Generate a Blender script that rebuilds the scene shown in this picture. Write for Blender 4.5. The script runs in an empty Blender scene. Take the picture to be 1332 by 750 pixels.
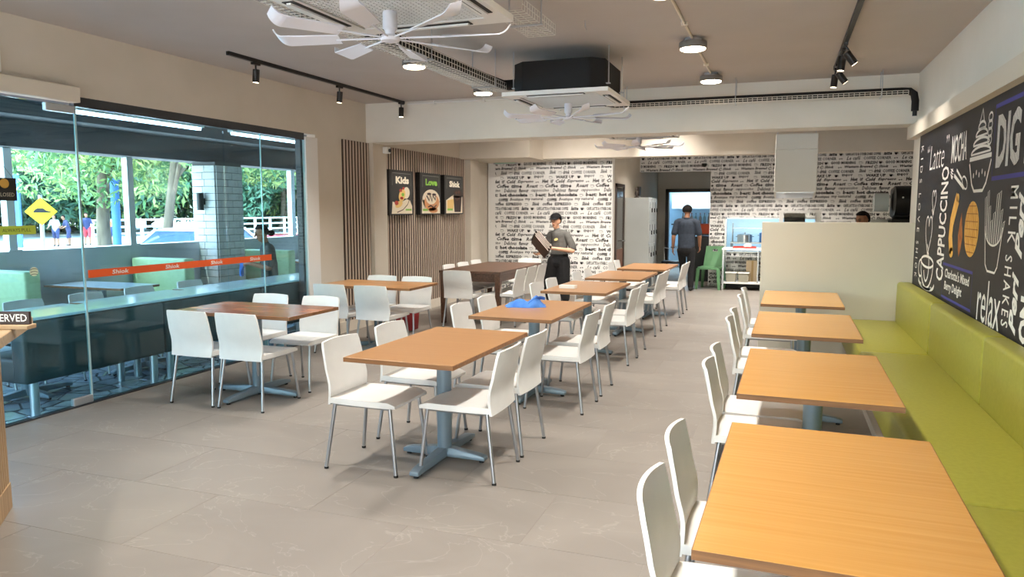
import bpy, bmesh, math, random
import numpy as np
from mathutils import Vector, Matrix

random.seed(7)
SC = bpy.context.scene
COL = SC.collection
R = math.radians

# ------------------------------------------------------------------ camera
cam_d = bpy.data.cameras.new('camera')
cam_d.sensor_width = 36.0
cam_d.lens = 960.0 / 1332.0 * 36.0
cam_d.clip_end = 300
cam = bpy.data.objects.new('camera', cam_d)
COL.objects.link(cam)
cam.location = (0, 0, 1.6)
cam.rotation_euler = (R(90 - 6.1), R(0.0), R(20))
SC.camera = cam

# ------------------------------------------------------------------ world, sun, exposure
wd = bpy.data.worlds.new('world')
SC.world = wd
wd.use_nodes = True
wn = wd.node_tree
sky = wn.nodes.new('ShaderNodeTexSky')
sky.sky_type = 'NISHITA'
sky.sun_disc = False
sky.sun_elevation = R(62)
sky.sun_rotation = R(200)
sky.air_density = 1.2
sky.dust_density = 2.5
wn.nodes['Background'].inputs['Strength'].default_value = 1.7
wn.links.new(sky.outputs['Color'], wn.nodes['Background'].inputs['Color'])
sun_d = bpy.data.lights.new('sun', 'SUN')
sun_d.energy = 13.0
sun_d.angle = R(1.5)
sun_d.color = (1.0, 0.95, 0.86)
sun = bpy.data.objects.new('sun', sun_d)
COL.objects.link(sun)
sun.rotation_euler = (R(28), 0, R(-25))
SC.view_settings.view_transform = 'Standard'
SC.view_settings.look = 'None'
SC.view_settings.gamma = 1.0
SC.view_settings.use_curve_mapping = False
SC.view_settings.exposure = 0.08
LAMP_W = 25.0
SPOT_W = 60.0

# ------------------------------------------------------------------ helpers
class MB:
    def __init__(s):
        s.v, s.f, s.m, s.s = [], [], [], []
    def add(s, vs, fs, m=0, smooth=False, M=None):
        b = len(s.v)
        for p in vs:
            p = Vector(p)
            s.v.append(tuple(M @ p) if M is not None else tuple(p))
        for f in fs:
            s.f.append([b + i for i in f]); s.m.append(m); s.s.append(smooth)
        return s
    def box(s, x0, x1, y0, y1, z0, z1, m=0, M=None):
        x0, x1 = min(x0, x1), max(x0, x1); y0, y1 = min(y0, y1), max(y0, y1); z0, z1 = min(z0, z1), max(z0, z1)
        return s.add([(x0,y0,z0),(x1,y0,z0),(x1,y1,z0),(x0,y1,z0),(x0,y0,z1),(x1,y0,z1),(x1,y1,z1),(x0,y1,z1)],
                     [(0,3,2,1),(4,5,6,7),(0,1,5,4),(1,2,6,5),(2,3,7,6),(3,0,4,7)], m, False, M)
    def cyl(s, p0, p1, r0, r1=None, n=16, m=0, cap=True, M=None):
        r1 = r0 if r1 is None else r1
        p0, p1 = Vector(p0), Vector(p1)
        d = (p1 - p0).normalized()
        a = Vector((0,0,1)) if abs(d.z) < .9 else Vector((1,0,0))
        u = d.cross(a).normalized(); w = d.cross(u)
        vs = []
        for p, r in ((p0, r0), (p1, r1)):
            for i in range(n):
                t = 2 * math.pi * i / n
                vs.append(p + u * (r * math.cos(t)) + w * (r * math.sin(t)))
        s.add(vs, [(i, (i+1) % n, n + (i+1) % n, n + i)[::-1] for i in range(n)], m, True, M)
        if cap:
            s.add(vs[:n], [tuple(range(n))], m, False, M)
            s.add(vs[n:], [tuple(range(n))[::-1]], m, False, M)
        return s
    def tube(s, pts, r, n=8, m=0, M=None, closed=False):
        pts = [Vector(p) for p in pts]
        rs = r if isinstance(r, (list, tuple)) else [r] * len(pts)
        rings = []
        up = None
        for i, p in enumerate(pts):
            if closed: d = pts[(i+1) % len(pts)] - pts[i-1]
            else: d = pts[min(i+1, len(pts)-1)] - pts[max(i-1, 0)]
            d.normalize()
            if up is None:
                up = Vector((0,0,1)) if abs(d.z) < .9 else Vector((1,0,0))
            u = d.cross(up).normalized(); w = u.cross(d).normalized(); up = w
            rings.append([p + u * (rs[i] * math.cos(2*math.pi*k/n)) + w * (rs[i] * math.sin(2*math.pi*k/n)) for k in range(n)])
        vs = [q for ring in rings for q in ring]
        fs = []
        L = len(pts)
        for i in range(L if closed else L-1):
            j = (i+1) % L
            for k in range(n):
                fs.append((i*n+k, i*n+(k+1) % n, j*n+(k+1) % n, j*n+k))
        s.add(vs, fs, m, True, M)
        if not closed:
            s.add(rings[0], [tuple(range(n))[::-1]], m, False, M)
            s.add(rings[-1], [tuple(range(n))], m, False, M)
        return s
    def lathe(s, prof, n=20, c=(0,0,0), m=0, M=None):
        vs = [(c[0] + r*math.cos(2*math.pi*k/n), c[1] + r*math.sin(2*math.pi*k/n), c[2] + z) for r, z in prof for k in range(n)]
        fs = [(i*n+k, i*n+(k+1) % n, (i+1)*n+(k+1) % n, (i+1)*n+k) for i in range(len(prof)-1) for k in range(n)]
        return s.add(vs, fs, m, True, M)
    def grid(s, fn, nu, nv, m=0, M=None, smooth=True):
        vs = [fn(i/nu, j/nv) for j in range(nv+1) for i in range(nu+1)]
        fs = [(j*(nu+1)+i, j*(nu+1)+i+1, (j+1)*(nu+1)+i+1, (j+1)*(nu+1)+i) for j in range(nv) for i in range(nu)]
        return s.add(vs, fs, m, smooth, M)
    def sheet(s, top, bot, nu, nv, m=0, M=None):
        """closed sheet between two surface functions"""
        A = [top(i/nu, j/nv) for j in range(nv+1) for i in range(nu+1)]
        B = [bot(i/nu, j/nv) for j in range(nv+1) for i in range(nu+1)]
        N = len(A); fs = []
        for j in range(nv):
            for i in range(nu):
                a = j*(nu+1)+i
                fs.append((a, a+1, a+nu+2, a+nu+1)); fs.append((N+a, N+a+nu+1, N+a+nu+2, N+a+1))
        rim = [i for i in range(nu+1)] + [j*(nu+1)+nu for j in range(1, nv+1)] + [nv*(nu+1)+i for i in range(nu-1, -1, -1)] + [j*(nu+1) for j in range(nv-1, 0, -1)]
        for k in range(len(rim)):
            a, b = rim[k], rim[(k+1) % len(rim)]
            fs.append((a, N+a, N+b, b))
        return s.add(A + B, fs, m, True, M)
    def prism(s, pts, h0, h1, fn, m=0, M=None):
        """polygon pts (2-D) extruded between h0 and h1; fn(a, b, h) -> 3-D"""
        n = len(pts)
        vs = [fn(a, b, h0) for a, b in pts] + [fn(a, b, h1) for a, b in pts]
        fs = [tuple(range(n))[::-1], tuple(range(n, 2*n))] + [(i, (i+1) % n, n+(i+1) % n, n+i) for i in range(n)]
        return s.add(vs, fs, m, False, M)
    def ball(s, c, r, n=12, k=8, m=0, M=None):
        r = r if isinstance(r, (list, tuple)) else (r, r, r)
        vs = [(c[0], c[1], c[2] - r[2])]
        for j in range(1, k):
            t = math.pi * j / k - math.pi/2
            for i in range(n):
                p = 2*math.pi*i/n
                vs.append((c[0]+r[0]*math.cos(t)*math.cos(p), c[1]+r[1]*math.cos(t)*math.sin(p), c[2]+r[2]*math.sin(t)))
        vs.append((c[0], c[1], c[2] + r[2]))
        fs = [(0, 1+(i+1) % n, 1+i) for i in range(n)]
        for j in range(k-2):
            for i in range(n):
                fs.append((1+j*n+i, 1+j*n+(i+1) % n, 1+(j+1)*n+(i+1) % n, 1+(j+1)*n+i))
        t = len(vs)-1
        fs += [(t, 1+(k-2)*n+i, 1+(k-2)*n+(i+1) % n) for i in range(n)]
        return s.add(vs, fs, m, True, M)
    def mesh(s, name, mats, bevel=None, fix=True):
        me = bpy.data.meshes.new(name)
        me.from_pydata(s.v, [], s.f)
        me.polygons.foreach_set('material_index', s.m)
        me.polygons.foreach_set('use_smooth', s.s)
        for mm in (mats if isinstance(mats, (list, tuple)) else [mats]): me.materials.append(mm)
        if bevel or fix:
            bm = bmesh.new(); bm.from_mesh(me)
            if fix: bmesh.ops.recalc_face_normals(bm, faces=bm.faces)
            if bevel:
                es = [e for e in bm.edges if len(e.link_faces) == 2 and e.calc_face_angle(0) > R(35)]
                bmesh.ops.bevel(bm, geom=es, offset=bevel[0], segments=bevel[1], affect='EDGES', profile=.5, clamp_overlap=True)
                if bevel[1] > 1:
                    for f in bm.faces: f.smooth = True
            bm.to_mesh(me); bm.free()
            if bevel and bevel[1] > 1: me.set_sharp_from_angle(angle=R(50))
            elif any(s.s): me.set_sharp_from_angle(angle=R(48))
        me.update()
        return me
    def build(s, name, mats, parent=None, bevel=None, fix=True):
        return link(name, s.mesh(name, mats, bevel, fix), parent)

def link(name, me, parent=None):
    o = bpy.data.objects.new(name, me)
    COL.objects.link(o)
    if parent is not None: o.parent = parent
    return o

def tag(o, label=None, cat=None, group=None, kind=None):
    if label: o['label'] = label
    if cat: o['category'] = cat
    if group: o['group'] = group
    if kind: o['kind'] = kind
    return o

def thing(name, label, cat, loc=(0,0,0), rz=0.0, group=None):
    o = bpy.data.objects.new(name, None)
    o.empty_display_size = .1
    COL.objects.link(o)
    o.location = loc; o.rotation_euler = (0, 0, rz)
    return tag(o, label, cat, group)

def struct(o, label=None):
    o['kind'] = 'structure'
    if label: o['label'] = label
    return o

KIDS = {}
def copy_tree(root, label=None, loc=None, rz=None, group=None):
    """a copy of a thing, its parts and their sub-parts; mesh data shared"""
    c = root.copy(); COL.objects.link(c)
    if label: c['label'] = label
    if group: c['group'] = group
    if loc is not None: c.location = loc
    if rz is not None: c.rotation_euler = (0, 0, rz)
    for ch in root.children:
        p = ch.copy(); COL.objects.link(p); p.parent = c
        for g in ch.children:
            q = g.copy(); COL.objects.link(q); q.parent = p
    return c

# ------------------------------------------------------------------ materials
MATS = {}
def lin(c):
    return tuple((x/12.92 if x <= .04045 else ((x+.055)/1.055)**2.4) for x in (v/255.0 for v in c)) + (1.0,)

def mat(name, rgb, rough=.5, metal=0.0, emit=None, spec=.5, trans=None, coat=0.0):
    m = bpy.data.materials.new(name); m.use_nodes = True
    b = m.node_tree.nodes['Principled BSDF']
    b.inputs['Base Color'].default_value = lin(rgb)
    b.inputs['Roughness'].default_value = rough
    b.inputs['Metallic'].default_value = metal
    b.inputs['Specular IOR Level'].default_value = spec
    if coat: b.inputs['Coat Weight'].default_value = coat
    if emit:
        b.inputs['Emission Color'].default_value = lin(emit[0]); b.inputs['Emission Strength'].default_value = emit[1]
    MATS[name] = m
    return m

def nodes_of(m):
    nt = m.node_tree
    return nt, nt.nodes['Principled BSDF']

def noise_mat(name, rgb, rgb2, scale=(3,3,3), detail=6, rough=.5, bump=0.0, metal=0.0, lo=.35, hi=.65, rough2=None, distort=0.0, random_shift=False, spec=.5):
    m = mat(name, rgb, rough, metal, spec=spec)
    nt, b = nodes_of(m)
    tc = nt.nodes.new('ShaderNodeTexCoord'); mp = nt.nodes.new('ShaderNodeMapping')
    mp.inputs['Scale'].default_value = scale
    nt.links.new(tc.outputs['Object'], mp.inputs['Vector'])
    if random_shift:
        oi = nt.nodes.new('ShaderNodeObjectInfo'); mu = nt.nodes.new('ShaderNodeMath'); mu.operation = 'MULTIPLY'; mu.inputs[1].default_value = 37.0
        cb = nt.nodes.new('ShaderNodeCombineXYZ')
        nt.links.new(oi.outputs['Random'], mu.inputs[0])
        for k in range(3): nt.links.new(mu.outputs[0], cb.inputs[k])
        nt.links.new(cb.outputs[0], mp.inputs['Location'])
    nz = nt.nodes.new('ShaderNodeTexNoise')
    nz.inputs['Scale'].default_value = 1.0; nz.inputs['Detail'].default_value = detail; nz.inputs['Distortion'].default_value = distort
    nt.links.new(mp.outputs[0], nz.inputs['Vector'])
    cr = nt.nodes.new('ShaderNodeValToRGB')
    cr.color_ramp.elements[0].position = lo; cr.color_ramp.elements[0].color = lin(rgb)
    cr.color_ramp.elements[1].position = hi; cr.color_ramp.elements[1].color = lin(rgb2)
    nt.links.new(nz.outputs['Fac'], cr.inputs['Fac'])
    nt.links.new(cr.outputs['Color'], b.inputs['Base Color'])
    if bump:
        bp = nt.nodes.new('ShaderNodeBump'); bp.inputs['Strength'].default_value = bump; bp.inputs['Distance'].default_value = .01
        nt.links.new(nz.outputs['Fac'], bp.inputs['Height']); nt.links.new(bp.outputs[0], b.inputs['Normal'])
    return m

def wood_mat(name, base, dark, grain=(2.5, 70, 70), rough=.35, planks=None, lo=.3, hi=.75):
    """fine straight grain; grain axis is the one with the small scale"""
    m = noise_mat(name, dark, base, scale=grain, detail=8, rough=rough, lo=lo, hi=hi, distort=.3)
    if planks:
        nt, b = nodes_of(m)
        cr = [n for n in nt.nodes if n.bl_idname == 'ShaderNodeValToRGB'][0]
        tc = [n for n in nt.nodes if n.bl_idname == 'ShaderNodeTexCoord'][0]
        br = nt.nodes.new('ShaderNodeTexBrick')
        br.inputs['Scale'].default_value = 1.0
        br.inputs['Brick Width'].default_value = planks[0]; br.inputs['Row Height'].default_value = planks[1]
        br.inputs['Mortar Size'].default_value = 0.0
        br.inputs['Color1'].default_value = (.62,.6,.58,1); br.inputs['Color2'].default_value = (1.15,1.12,1.08,1); br.inputs['Bias'].default_value = 0.0
        mp = nt.nodes.new('ShaderNodeMapping'); mp.inputs['Location'].default_value = (5, 5, 0)
        nt.links.new(tc.outputs['Object'], mp.inputs[0]); nt.links.new(mp.outputs[0], br.inputs['Vector'])
        mx = nt.nodes.new('ShaderNodeMix'); mx.data_type = 'RGBA'; mx.blend_type = 'MULTIPLY'; mx.inputs[0].default_value = 1.0
        nt.links.new(cr.outputs[0], mx.inputs[6]); nt.links.new(br.outputs['Color'], mx.inputs[7])
        nt.links.new(mx.outputs[2], b.inputs['Base Color'])
    return m

def glass_mat(name, tint, ior=1.35, rough=0.0):
    m = bpy.data.materials.new(name); m.use_nodes = True
    nt = m.node_tree; nt.nodes.remove(nt.nodes['Principled BSDF'])
    out = [n for n in nt.nodes if n.bl_idname == 'ShaderNodeOutputMaterial'][0]
    tr = nt.nodes.new('ShaderNodeBsdfTransparent'); tr.inputs[0].default_value = (*tint, 1)
    gl = nt.nodes.new('ShaderNodeBsdfGlossy'); gl.inputs['Roughness'].default_value = rough
    lw = nt.nodes.new('ShaderNodeLayerWeight'); lw.inputs['Blend'].default_value = .5
    pw = nt.nodes.new('ShaderNodeMath'); pw.operation = 'POWER'; pw.inputs[1].default_value = 5.0
    fr = nt.nodes.new('ShaderNodeMath'); fr.operation = 'MULTIPLY_ADD'
    f0 = ((ior - 1)/(ior + 1))**2; fr.inputs[1].default_value = 1 - f0; fr.inputs[2].default_value = f0
    nt.links.new(lw.outputs['Facing'], pw.inputs[0]); nt.links.new(pw.outputs[0], fr.inputs[0])
    mx = nt.nodes.new('ShaderNodeMixShader')
    nt.links.new(fr.outputs[0], mx.inputs[0]); nt.links.new(tr.outputs[0], mx.inputs[1]); nt.links.new(gl.outputs[0], mx.inputs[2])
    nt.links.new(mx.outputs[0], out.inputs['Surface'])
    MATS[name] = m
    return m

M_wall = noise_mat('cream_paint', (207,197,181), (213,203,188), scale=(2,2,2), rough=.85)
M_wallw = noise_mat('offwhite_paint', (222,217,206), (227,222,212), scale=(2,2,2), rough=.8)
M_ceil = noise_mat('ceiling_paint', (186,179,174), (191,184,180), scale=(1.5,1.5,1.5), rough=.95)
M_part = noise_mat('partition_laminate', (206,200,184), (210,204,189), scale=(1,1,1), rough=.5)
M_white = mat('white_paint_gloss', (232,230,226), .35)
M_trimw = mat('cream_trim', (216,206,190), .6)
M_chair = noise_mat('white_moulded_plastic', (226,224,219), (231,229,224), scale=(9,9,9), rough=.42)
M_chrome = mat('satin_steel_tube', (178,180,184), .28, .9)
M_black = mat('black_plastic', (18,18,19), .45)
M_blackm = mat('black_powder_coat', (22,21,21), .4)
M_ins = mat('black_foam_insulation', (20,20,22), .8)
M_lam = wood_mat('oak_laminate', (213,160,88), (201,145,74), grain=(1.2, 60, 60), rough=.22)  # banquette row: its brighter, warmer light is mixed into this laminate colour
M_lam_dim = wood_mat('oak_laminate_dim_light', (170,125,80), (161,116,73), grain=(1.2, 55, 55), rough=.34)  # same laminate for the centre row, its dimmer light mixed into the colour
M_edge = wood_mat('brown_edge_band', (150,104,62), (112,74,42), grain=(3, 40, 40), rough=.5)
M_walnut = wood_mat('walnut_plank_laminate', (176,118,84), (120,72,50), grain=(1.4, 30, 30), rough=.26, planks=(.42, .085))
M_oakp = wood_mat('oak_plank_laminate', (208,158,104), (168,116,68), grain=(1.4, 30, 30), rough=.3, planks=(.6, .07))
M_dark = wood_mat('dark_brown_wood', (104,72,52), (70,46,32), grain=(40, 2.0, 40), rough=.35)
M_base = mat('blue_grey_steel', (122,140,152), .35, .25)
M_slat = noise_mat('taupe_slat', (200,181,164), (188,168,151), scale=(30,30,1.2), rough=.6, random_shift=True)
M_slatb = mat('slat_backing', (74,59,51), .95)
M_green = noise_mat('lime_leatherette', (154,150,54), (161,157,61), scale=(40,40,40), rough=.38, bump=.04)
M_grn2 = noise_mat('pale_green_leatherette', (178,208,160), (186,216,168), scale=(20,20,20), rough=.5)
M_dgrn = noise_mat('dark_teal_leatherette', (34,48,50), (40,54,56), scale=(20,20,20), rough=.5)
M_mural = noise_mat('chalkboard_print', (30,30,36), (36,36,43), scale=(1.5,1.5,1.5), rough=.55)
M_chalk = mat('white_print', (236,234,228), .7)
M_ink = mat('black_print', (26,24,24), .7)
M_blue = mat('indigo_print', (66,64,140), .7)
M_bisc = noise_mat('biscuit_print', (244,192,98), (232,172,76), scale=(14,14,14), rough=.7)
M_bisc2 = noise_mat('brown_biscuit_print', (196,124,58), (160,92,42), scale=(14,14,14), rough=.7)
M_paper = mat('wallpaper_white', (238,236,232), .75)
M_glass = glass_mat('storefront_glass', (.76,.945,1.0), 1.5)
M_clear = glass_mat('clear_glass', (.96,.97,.97), 1.3)
M_alu = mat('aluminium', (196,200,204), .3, .8)
M_dframe = mat('dark_brown_frame', (58,44,36), .5)
M_tube = mat('lit_tube', (235,245,255), .5, emit=((225,240,255), 9.0))
M_lampon = mat('lit_diffuser', (255,244,225), .5, emit=((255,236,205), 14.0))
M_soffit = noise_mat('terrace_soffit_paint', (92,88,90), (100,96,98), scale=(1,1,1), rough=.9)
M_conc = noise_mat('pale_concrete', (196,194,188), (212,210,204), scale=(.8,.8,.8), rough=.9)
M_lowwall = noise_mat('grey_render', (186,188,194), (194,196,202), scale=(1.2,1.2,1.2), rough=.9)
M_brick = noise_mat('white_painted_brick', (206,204,200), (218,216,212), scale=(6,6,6), rough=.8, bump=.2, random_shift=True)
M_mort = mat('brick_mortar', (110,108,106), .95)
M_leaf = noise_mat('tree_leaf', (62,106,66), (112,154,98), scale=(.9,.9,.9), rough=.55)
M_leaf2 = noise_mat('yellow_green_leaf', (108,150,86), (180,188,112), scale=(.7,.7,.7), rough=.55)
M_leaf3 = noise_mat('dark_leaf', (46,84,64), (84,122,94), scale=(.6,.6,.6), rough=.6)
for _m in (M_leaf, M_leaf2, M_leaf3):
    _b = _m.node_tree.nodes['Principled BSDF']
    _b.inputs['Transmission Weight'].default_value = 0.0
    _b.inputs['Subsurface Weight'].default_value = 0.0
M_bark = noise_mat('bark', (128,112,94), (92,80,66), scale=(8,8,2), rough=.9, bump=.3)
M_skin = noise_mat('skin', (196,146,116), (206,156,126), scale=(12,12,12), rough=.55)
M_skin2 = noise_mat('tanned_skin', (150,104,78), (160,112,84), scale=(12,12,12), rough=.55)
M_hair = noise_mat('black_hair', (14,12,12), (26,22,20), scale=(60,60,10), rough=.85, spec=.2)
M_capf = mat('black_cap_fabric', (20,19,20), .95, spec=.2)
M_tee = noise_mat('charcoal_tee', (82,80,76), (92,90,86), scale=(20,20,20), rough=.9)
M_pant = noise_mat('black_trousers', (16,15,17), (22,21,23), scale=(20,20,20), rough=.9)
M_navy = noise_mat('navy_polo', (36,44,56), (44,52,64), scale=(20,20,20), rough=.85)
M_shoe = mat('black_shoe', (16,16,16), .5)
M_steel = mat('stainless_steel', (190,194,198), .25, .9)
M_lock = noise_mat('grey_locker_paint', (178,182,180), (184,188,186), scale=(2,2,2), rough=.4)
M_orange = mat('orange_tape', (232,92,34), .5)
M_yel = mat('yellow_sign', (246,206,20), .5)
M_red = mat('dark_red_plastic', (132,22,26), .45)
M_gplast = mat('green_plastic', (92,138,96), .5)
M_cloth = noise_mat('blue_cloth', (62,116,200), (82,136,214), scale=(12,12,12), rough=.95)
M_lblue = mat('pale_blue_tile', (196,222,238), .4)
M_podium = wood_mat('podium_wood', (184,154,116), (158,126,90), grain=(40, 40, 2), rough=.5)
M_podtop = wood_mat('podium_top_wood', (190,162,128), (166,138,104), grain=(2, 40, 40), rough=.4)
M_sign = mat('dark_brown_sign', (48,26,24), .4)
M_cup = mat('cup_grey_print', (150,148,144), .7)

# floor stone: soft cloudy grey-beige with thin pale veins
def stone_mat():
    m = noise_mat('grey_stone_tile', (128,120,112), (140,132,123), scale=(1.3,1.8,1.3), detail=9, rough=.42, lo=.28, hi=.72, distort=.8, random_shift=True, spec=.45)
    nt, b = nodes_of(m)
    cr = [n for n in nt.nodes if n.bl_idname == 'ShaderNodeValToRGB'][0]
    mp = [n for n in nt.nodes if n.bl_idname == 'ShaderNodeMapping'][0]
    nz = nt.nodes.new('ShaderNodeTexNoise'); nz.inputs['Scale'].default_value = .9; nz.inputs['Detail'].default_value = 5; nz.inputs['Distortion'].default_value = 1.6
    nt.links.new(mp.outputs[0], nz.inputs['Vector'])
    sb = nt.nodes.new('ShaderNodeMath'); sb.operation = 'SUBTRACT'; sb.inputs[1].default_value = .5
    ab = nt.nodes.new('ShaderNodeMath'); ab.operation = 'ABSOLUTE'
    r2 = nt.nodes.new('ShaderNodeValToRGB')
    r2.color_ramp.elements[0].position = 0.0; r2.color_ramp.elements[0].color = (.12,.12,.12,1)
    r2.color_ramp.elements[1].position = .006; r2.color_ramp.elements[1].color = (0,0,0,1)
    nt.links.new(nz.outputs['Fac'], sb.inputs[0]); nt.links.new(sb.outputs[0], ab.inputs[0]); nt.links.new(ab.outputs[0], r2.inputs[0])
    mx = nt.nodes.new('ShaderNodeMix'); mx.data_type = 'RGBA'
    nt.links.new(r2.outputs[0], mx.inputs[0]); nt.links.new(cr.outputs[0], mx.inputs[6]); mx.inputs[7].default_value = lin((222,214,204))
    nt.links.new(mx.outputs[2], b.inputs['Base Color'])
    return m
M_stone = stone_mat()
M_grout = mat('pale_grout', (152,144,135), .9)

def patio_mat():
    m = noise_mat('stamped_slate_paving', (120,130,142), (168,178,190), scale=(3,3,3), detail=8, rough=.18, lo=.3, hi=.7)
    nt, b = nodes_of(m)
    tc = [n for n in nt.nodes if n.bl_idname == 'ShaderNodeTexCoord'][0]
    vo = nt.nodes.new('ShaderNodeTexVoronoi'); vo.feature = 'DISTANCE_TO_EDGE'; vo.inputs['Scale'].default_value = 5.0
    nt.links.new(tc.outputs['Object'], vo.inputs['Vector'])
    rp = nt.nodes.new('ShaderNodeValToRGB'); rp.color_ramp.elements[1].position = .06
    nt.links.new(vo.outputs['Distance'], rp.inputs[0])
    bp = nt.nodes.new('ShaderNodeBump'); bp.inputs['Strength'].default_value = .8; bp.inputs['Distance'].default_value = .02
    nt.links.new(rp.outputs[0], bp.inputs['Height']); nt.links.new(bp.outputs[0], b.inputs['Normal'])
    cr = [n for n in nt.nodes if n.bl_idname == 'ShaderNodeValToRGB' and n is not rp][0]
    mx = nt.nodes.new('ShaderNodeMix'); mx.data_type = 'RGBA'; mx.blend_type = 'MULTIPLY'; mx.inputs[0].default_value = .8
    nt.links.new(cr.outputs[0], mx.inputs[6]); nt.links.new(rp.outputs[0], mx.inputs[7])
    nt.links.new(mx.outputs[2], b.inputs['Base Color'])
    return m
M_patio = patio_mat()

# ------------------------------------------------------------------ lettering (flat print)
TXT = {}
def text_geo(body, shear=0.0, offset=0.0, spacing=1.0, res=2):
    key = (body, shear, offset, spacing, res)
    if key in TXT: return TXT[key]
    c = bpy.data.curves.new('t', 'FONT')
    c.body = body; c.size = 1.0; c.shear = shear; c.offset = offset; c.space_character = spacing; c.resolution_u = res
    c.dimensions = '2D'; c.fill_mode = 'FRONT'
    o = bpy.data.objects.new('t', c)
    me = o.to_mesh()
    vs = np.array([v.co[:2] for v in me.vertices]) if len(me.vertices) else np.zeros((0, 2))
    fs = [tuple(p.vertices) for p in me.polygons]
    o.to_mesh_clear()
    bpy.data.objects.remove(o); bpy.data.curves.remove(c)
    if len(vs):
        mn = vs.min(0); mx = vs.max(0)
        vs = vs - mn; wh = tuple(mx - mn)
    else: wh = (1, 1)
    TXT[key] = (vs, fs, wh)
    return TXT[key]

def put_text(mb, body, fn, x, y, w, h, rot=0, m=0, hgt=0.0, **kw):
    """letters fitted into a w x h box whose lower-left is (x, y) before turning by rot about the box centre; fn(a, b, c) -> 3-D"""
    vs, fs, (tw, th) = text_geo(body, **kw)
    if not len(vs): return
    c, s_ = math.cos(R(rot)), math.sin(R(rot))
    bw, bh = (w, h) if rot % 180 == 0 else (h, w)
    if rot % 90: bw, bh = w, h
    out = []
    for px, py in vs:
        a = (px/tw - .5) * bw; b = (py/th - .5) * bh
        out.append(fn(x + w/2 + a*c - b*s_, y + h/2 + a*s_ + b*c, hgt))
    mb.add(out, fs, m)

def ribbon(mb, pts, wd, fn, m=0, hgt=0.0, closed=False):
    """flat stroke along 2-D pts"""
    n = len(pts); P = [Vector((p[0], p[1])) for p in pts]
    L = []; Q = []
    for i in range(n):
        d = (P[(i+1) % n] - P[i-1]) if closed else (P[min(i+1, n-1)] - P[max(i-1, 0)])
        if d.length < 1e-9: d = Vector((1, 0))
        d.normalize(); nn = Vector((-d.y, d.x)) * (wd/2)
        L.append(P[i] + nn); Q.append(P[i] - nn)
    vs = [fn(p.x, p.y, hgt) for p in L] + [fn(p.x, p.y, hgt) for p in Q]
    fs = [(i, n+i, n+(i+1) % n, (i+1) % n) for i in range(n if closed else n-1)]
    mb.add(vs, fs, m)

def disc(mb, cx, cy, rx, ry, fn, m=0, hgt=0.0, n=20, rot=0):
    c, s_ = math.cos(R(rot)), math.sin(R(rot))
    mb.add([fn(cx + rx*math.cos(2*math.pi*k/n)*c - ry*math.sin(2*math.pi*k/n)*s_, cy + rx*math.cos(2*math.pi*k/n)*s_ + ry*math.sin(2*math.pi*k/n)*c, hgt) for k in range(n)], [tuple(range(n))], m)

def arc(cx, cy, rx, ry, a0, a1, n=12, rot=0):
    c, s_ = math.cos(R(rot)), math.sin(R(rot))
    o = []
    for k in range(n+1):
        t = R(a0 + (a1-a0)*k/n)
        x, y = rx*math.cos(t), ry*math.sin(t)
        o.append((cx + x*c - y*s_, cy + x*s_ + y*c))
    return o

def bbox3(name, x0, x1, y0, y1, z0, z1, m, parent=None, bevel=None):
    return MB().box(x0, x1, y0, y1, z0, z1).build(name, m, parent, bevel)

# ================================================================== THE ROOM
XL, XR, ZC = -5.35, 1.30, 3.02
YB = 8.9          # big cross beam
Y0 = -3.0         # glazed front behind the camera
YK = 16.0         # kitchen wall
PX, PY = 1.2, .66

# floor: screed bed with single tiles set on it, joints recessed
floor = struct(bbox3('floor', XL, 3.2, Y0, 19.0, -.12, -.0014, M_grout), 'grey stone tile floor of the dining room')
tile_bm = {}
def tile_mesh(w, d):
    k = (round(w, 3), round(d, 3))
    if k not in tile_bm:
        tile_bm[k] = MB().box(-w/2, w/2, -d/2, d/2, -.006, 0).mesh('tile', M_stone, (.0004, 1))
    return tile_bm[k]
def lay_tiles(x0, x1, y0, y1, off):
    y = y0; row = 0
    while y < y1 - .01:
        ye = min(y + PY, y1)
        x = x0 - (off if row % 2 else 0)
        while x < x1 - .01:
            xs, xe = max(x, x0), min(x + PX, x1)
            if xe - xs > .05:
                w, d = xe - xs - .003, ye - y - .003
                o = link('tile', tile_mesh(w, d), floor)
                o.location = ((xs+xe)/2, (y+ye)/2, 0)
            x += PX
        y = ye; row += 1
lay_tiles(XL + .02, XR, -.09, 16.0, .6)

# ceiling, cross beams
ceiling = struct(bbox3('ceiling', XL - .2, 3.2, Y0, 19.0, ZC, ZC + .2, M_ceil), 'taupe painted plaster ceiling')
struct(bbox3('ceiling_beam', XL, XR + .02, YB, YB + .4, 2.5, ZC, M_wallw), 'deep off-white beam crossing the room')
struct(bbox3('ceiling_beam', XL, -4.05, 12.0, 13.3, 2.48, ZC, M_wall), 'short cream beam stub above the slatted wall')
struct(bbox3('ceiling_beam', -4.05, 3.2, 12.75, 13.1, 2.5, ZC, M_wall), 'cream beam in front of the lettered kitchen wall')

# left wall
struct(MB().box(XL - .12, XL, 7.72, 13.46, -.1, ZC).build('wall_left', M_wall), 'cream wall carrying the slatted panels')
struct(MB().box(XL - .12, XL, Y0, 7.72, 2.5, ZC).build('wall_left', M_wall), 'cream wall above the glass shopfront')
struct(bbox3('wall_pillar', XL, XL + .075, 8.95, 9.31, 0, 2.5, M_wall), 'cream pillar between two slatted panels')
struct(bbox3('wall_pillar', XL, XL + .12, 12.22, 12.6, 0, 2.48, M_wall), 'cream pillar at the far end of the slats')
struct(bbox3('trim_1', XL - .11, XL + .02, 7.50, 7.74, 0, 2.46, M_white), 'white reveal at the end of the shopfront')

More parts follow.
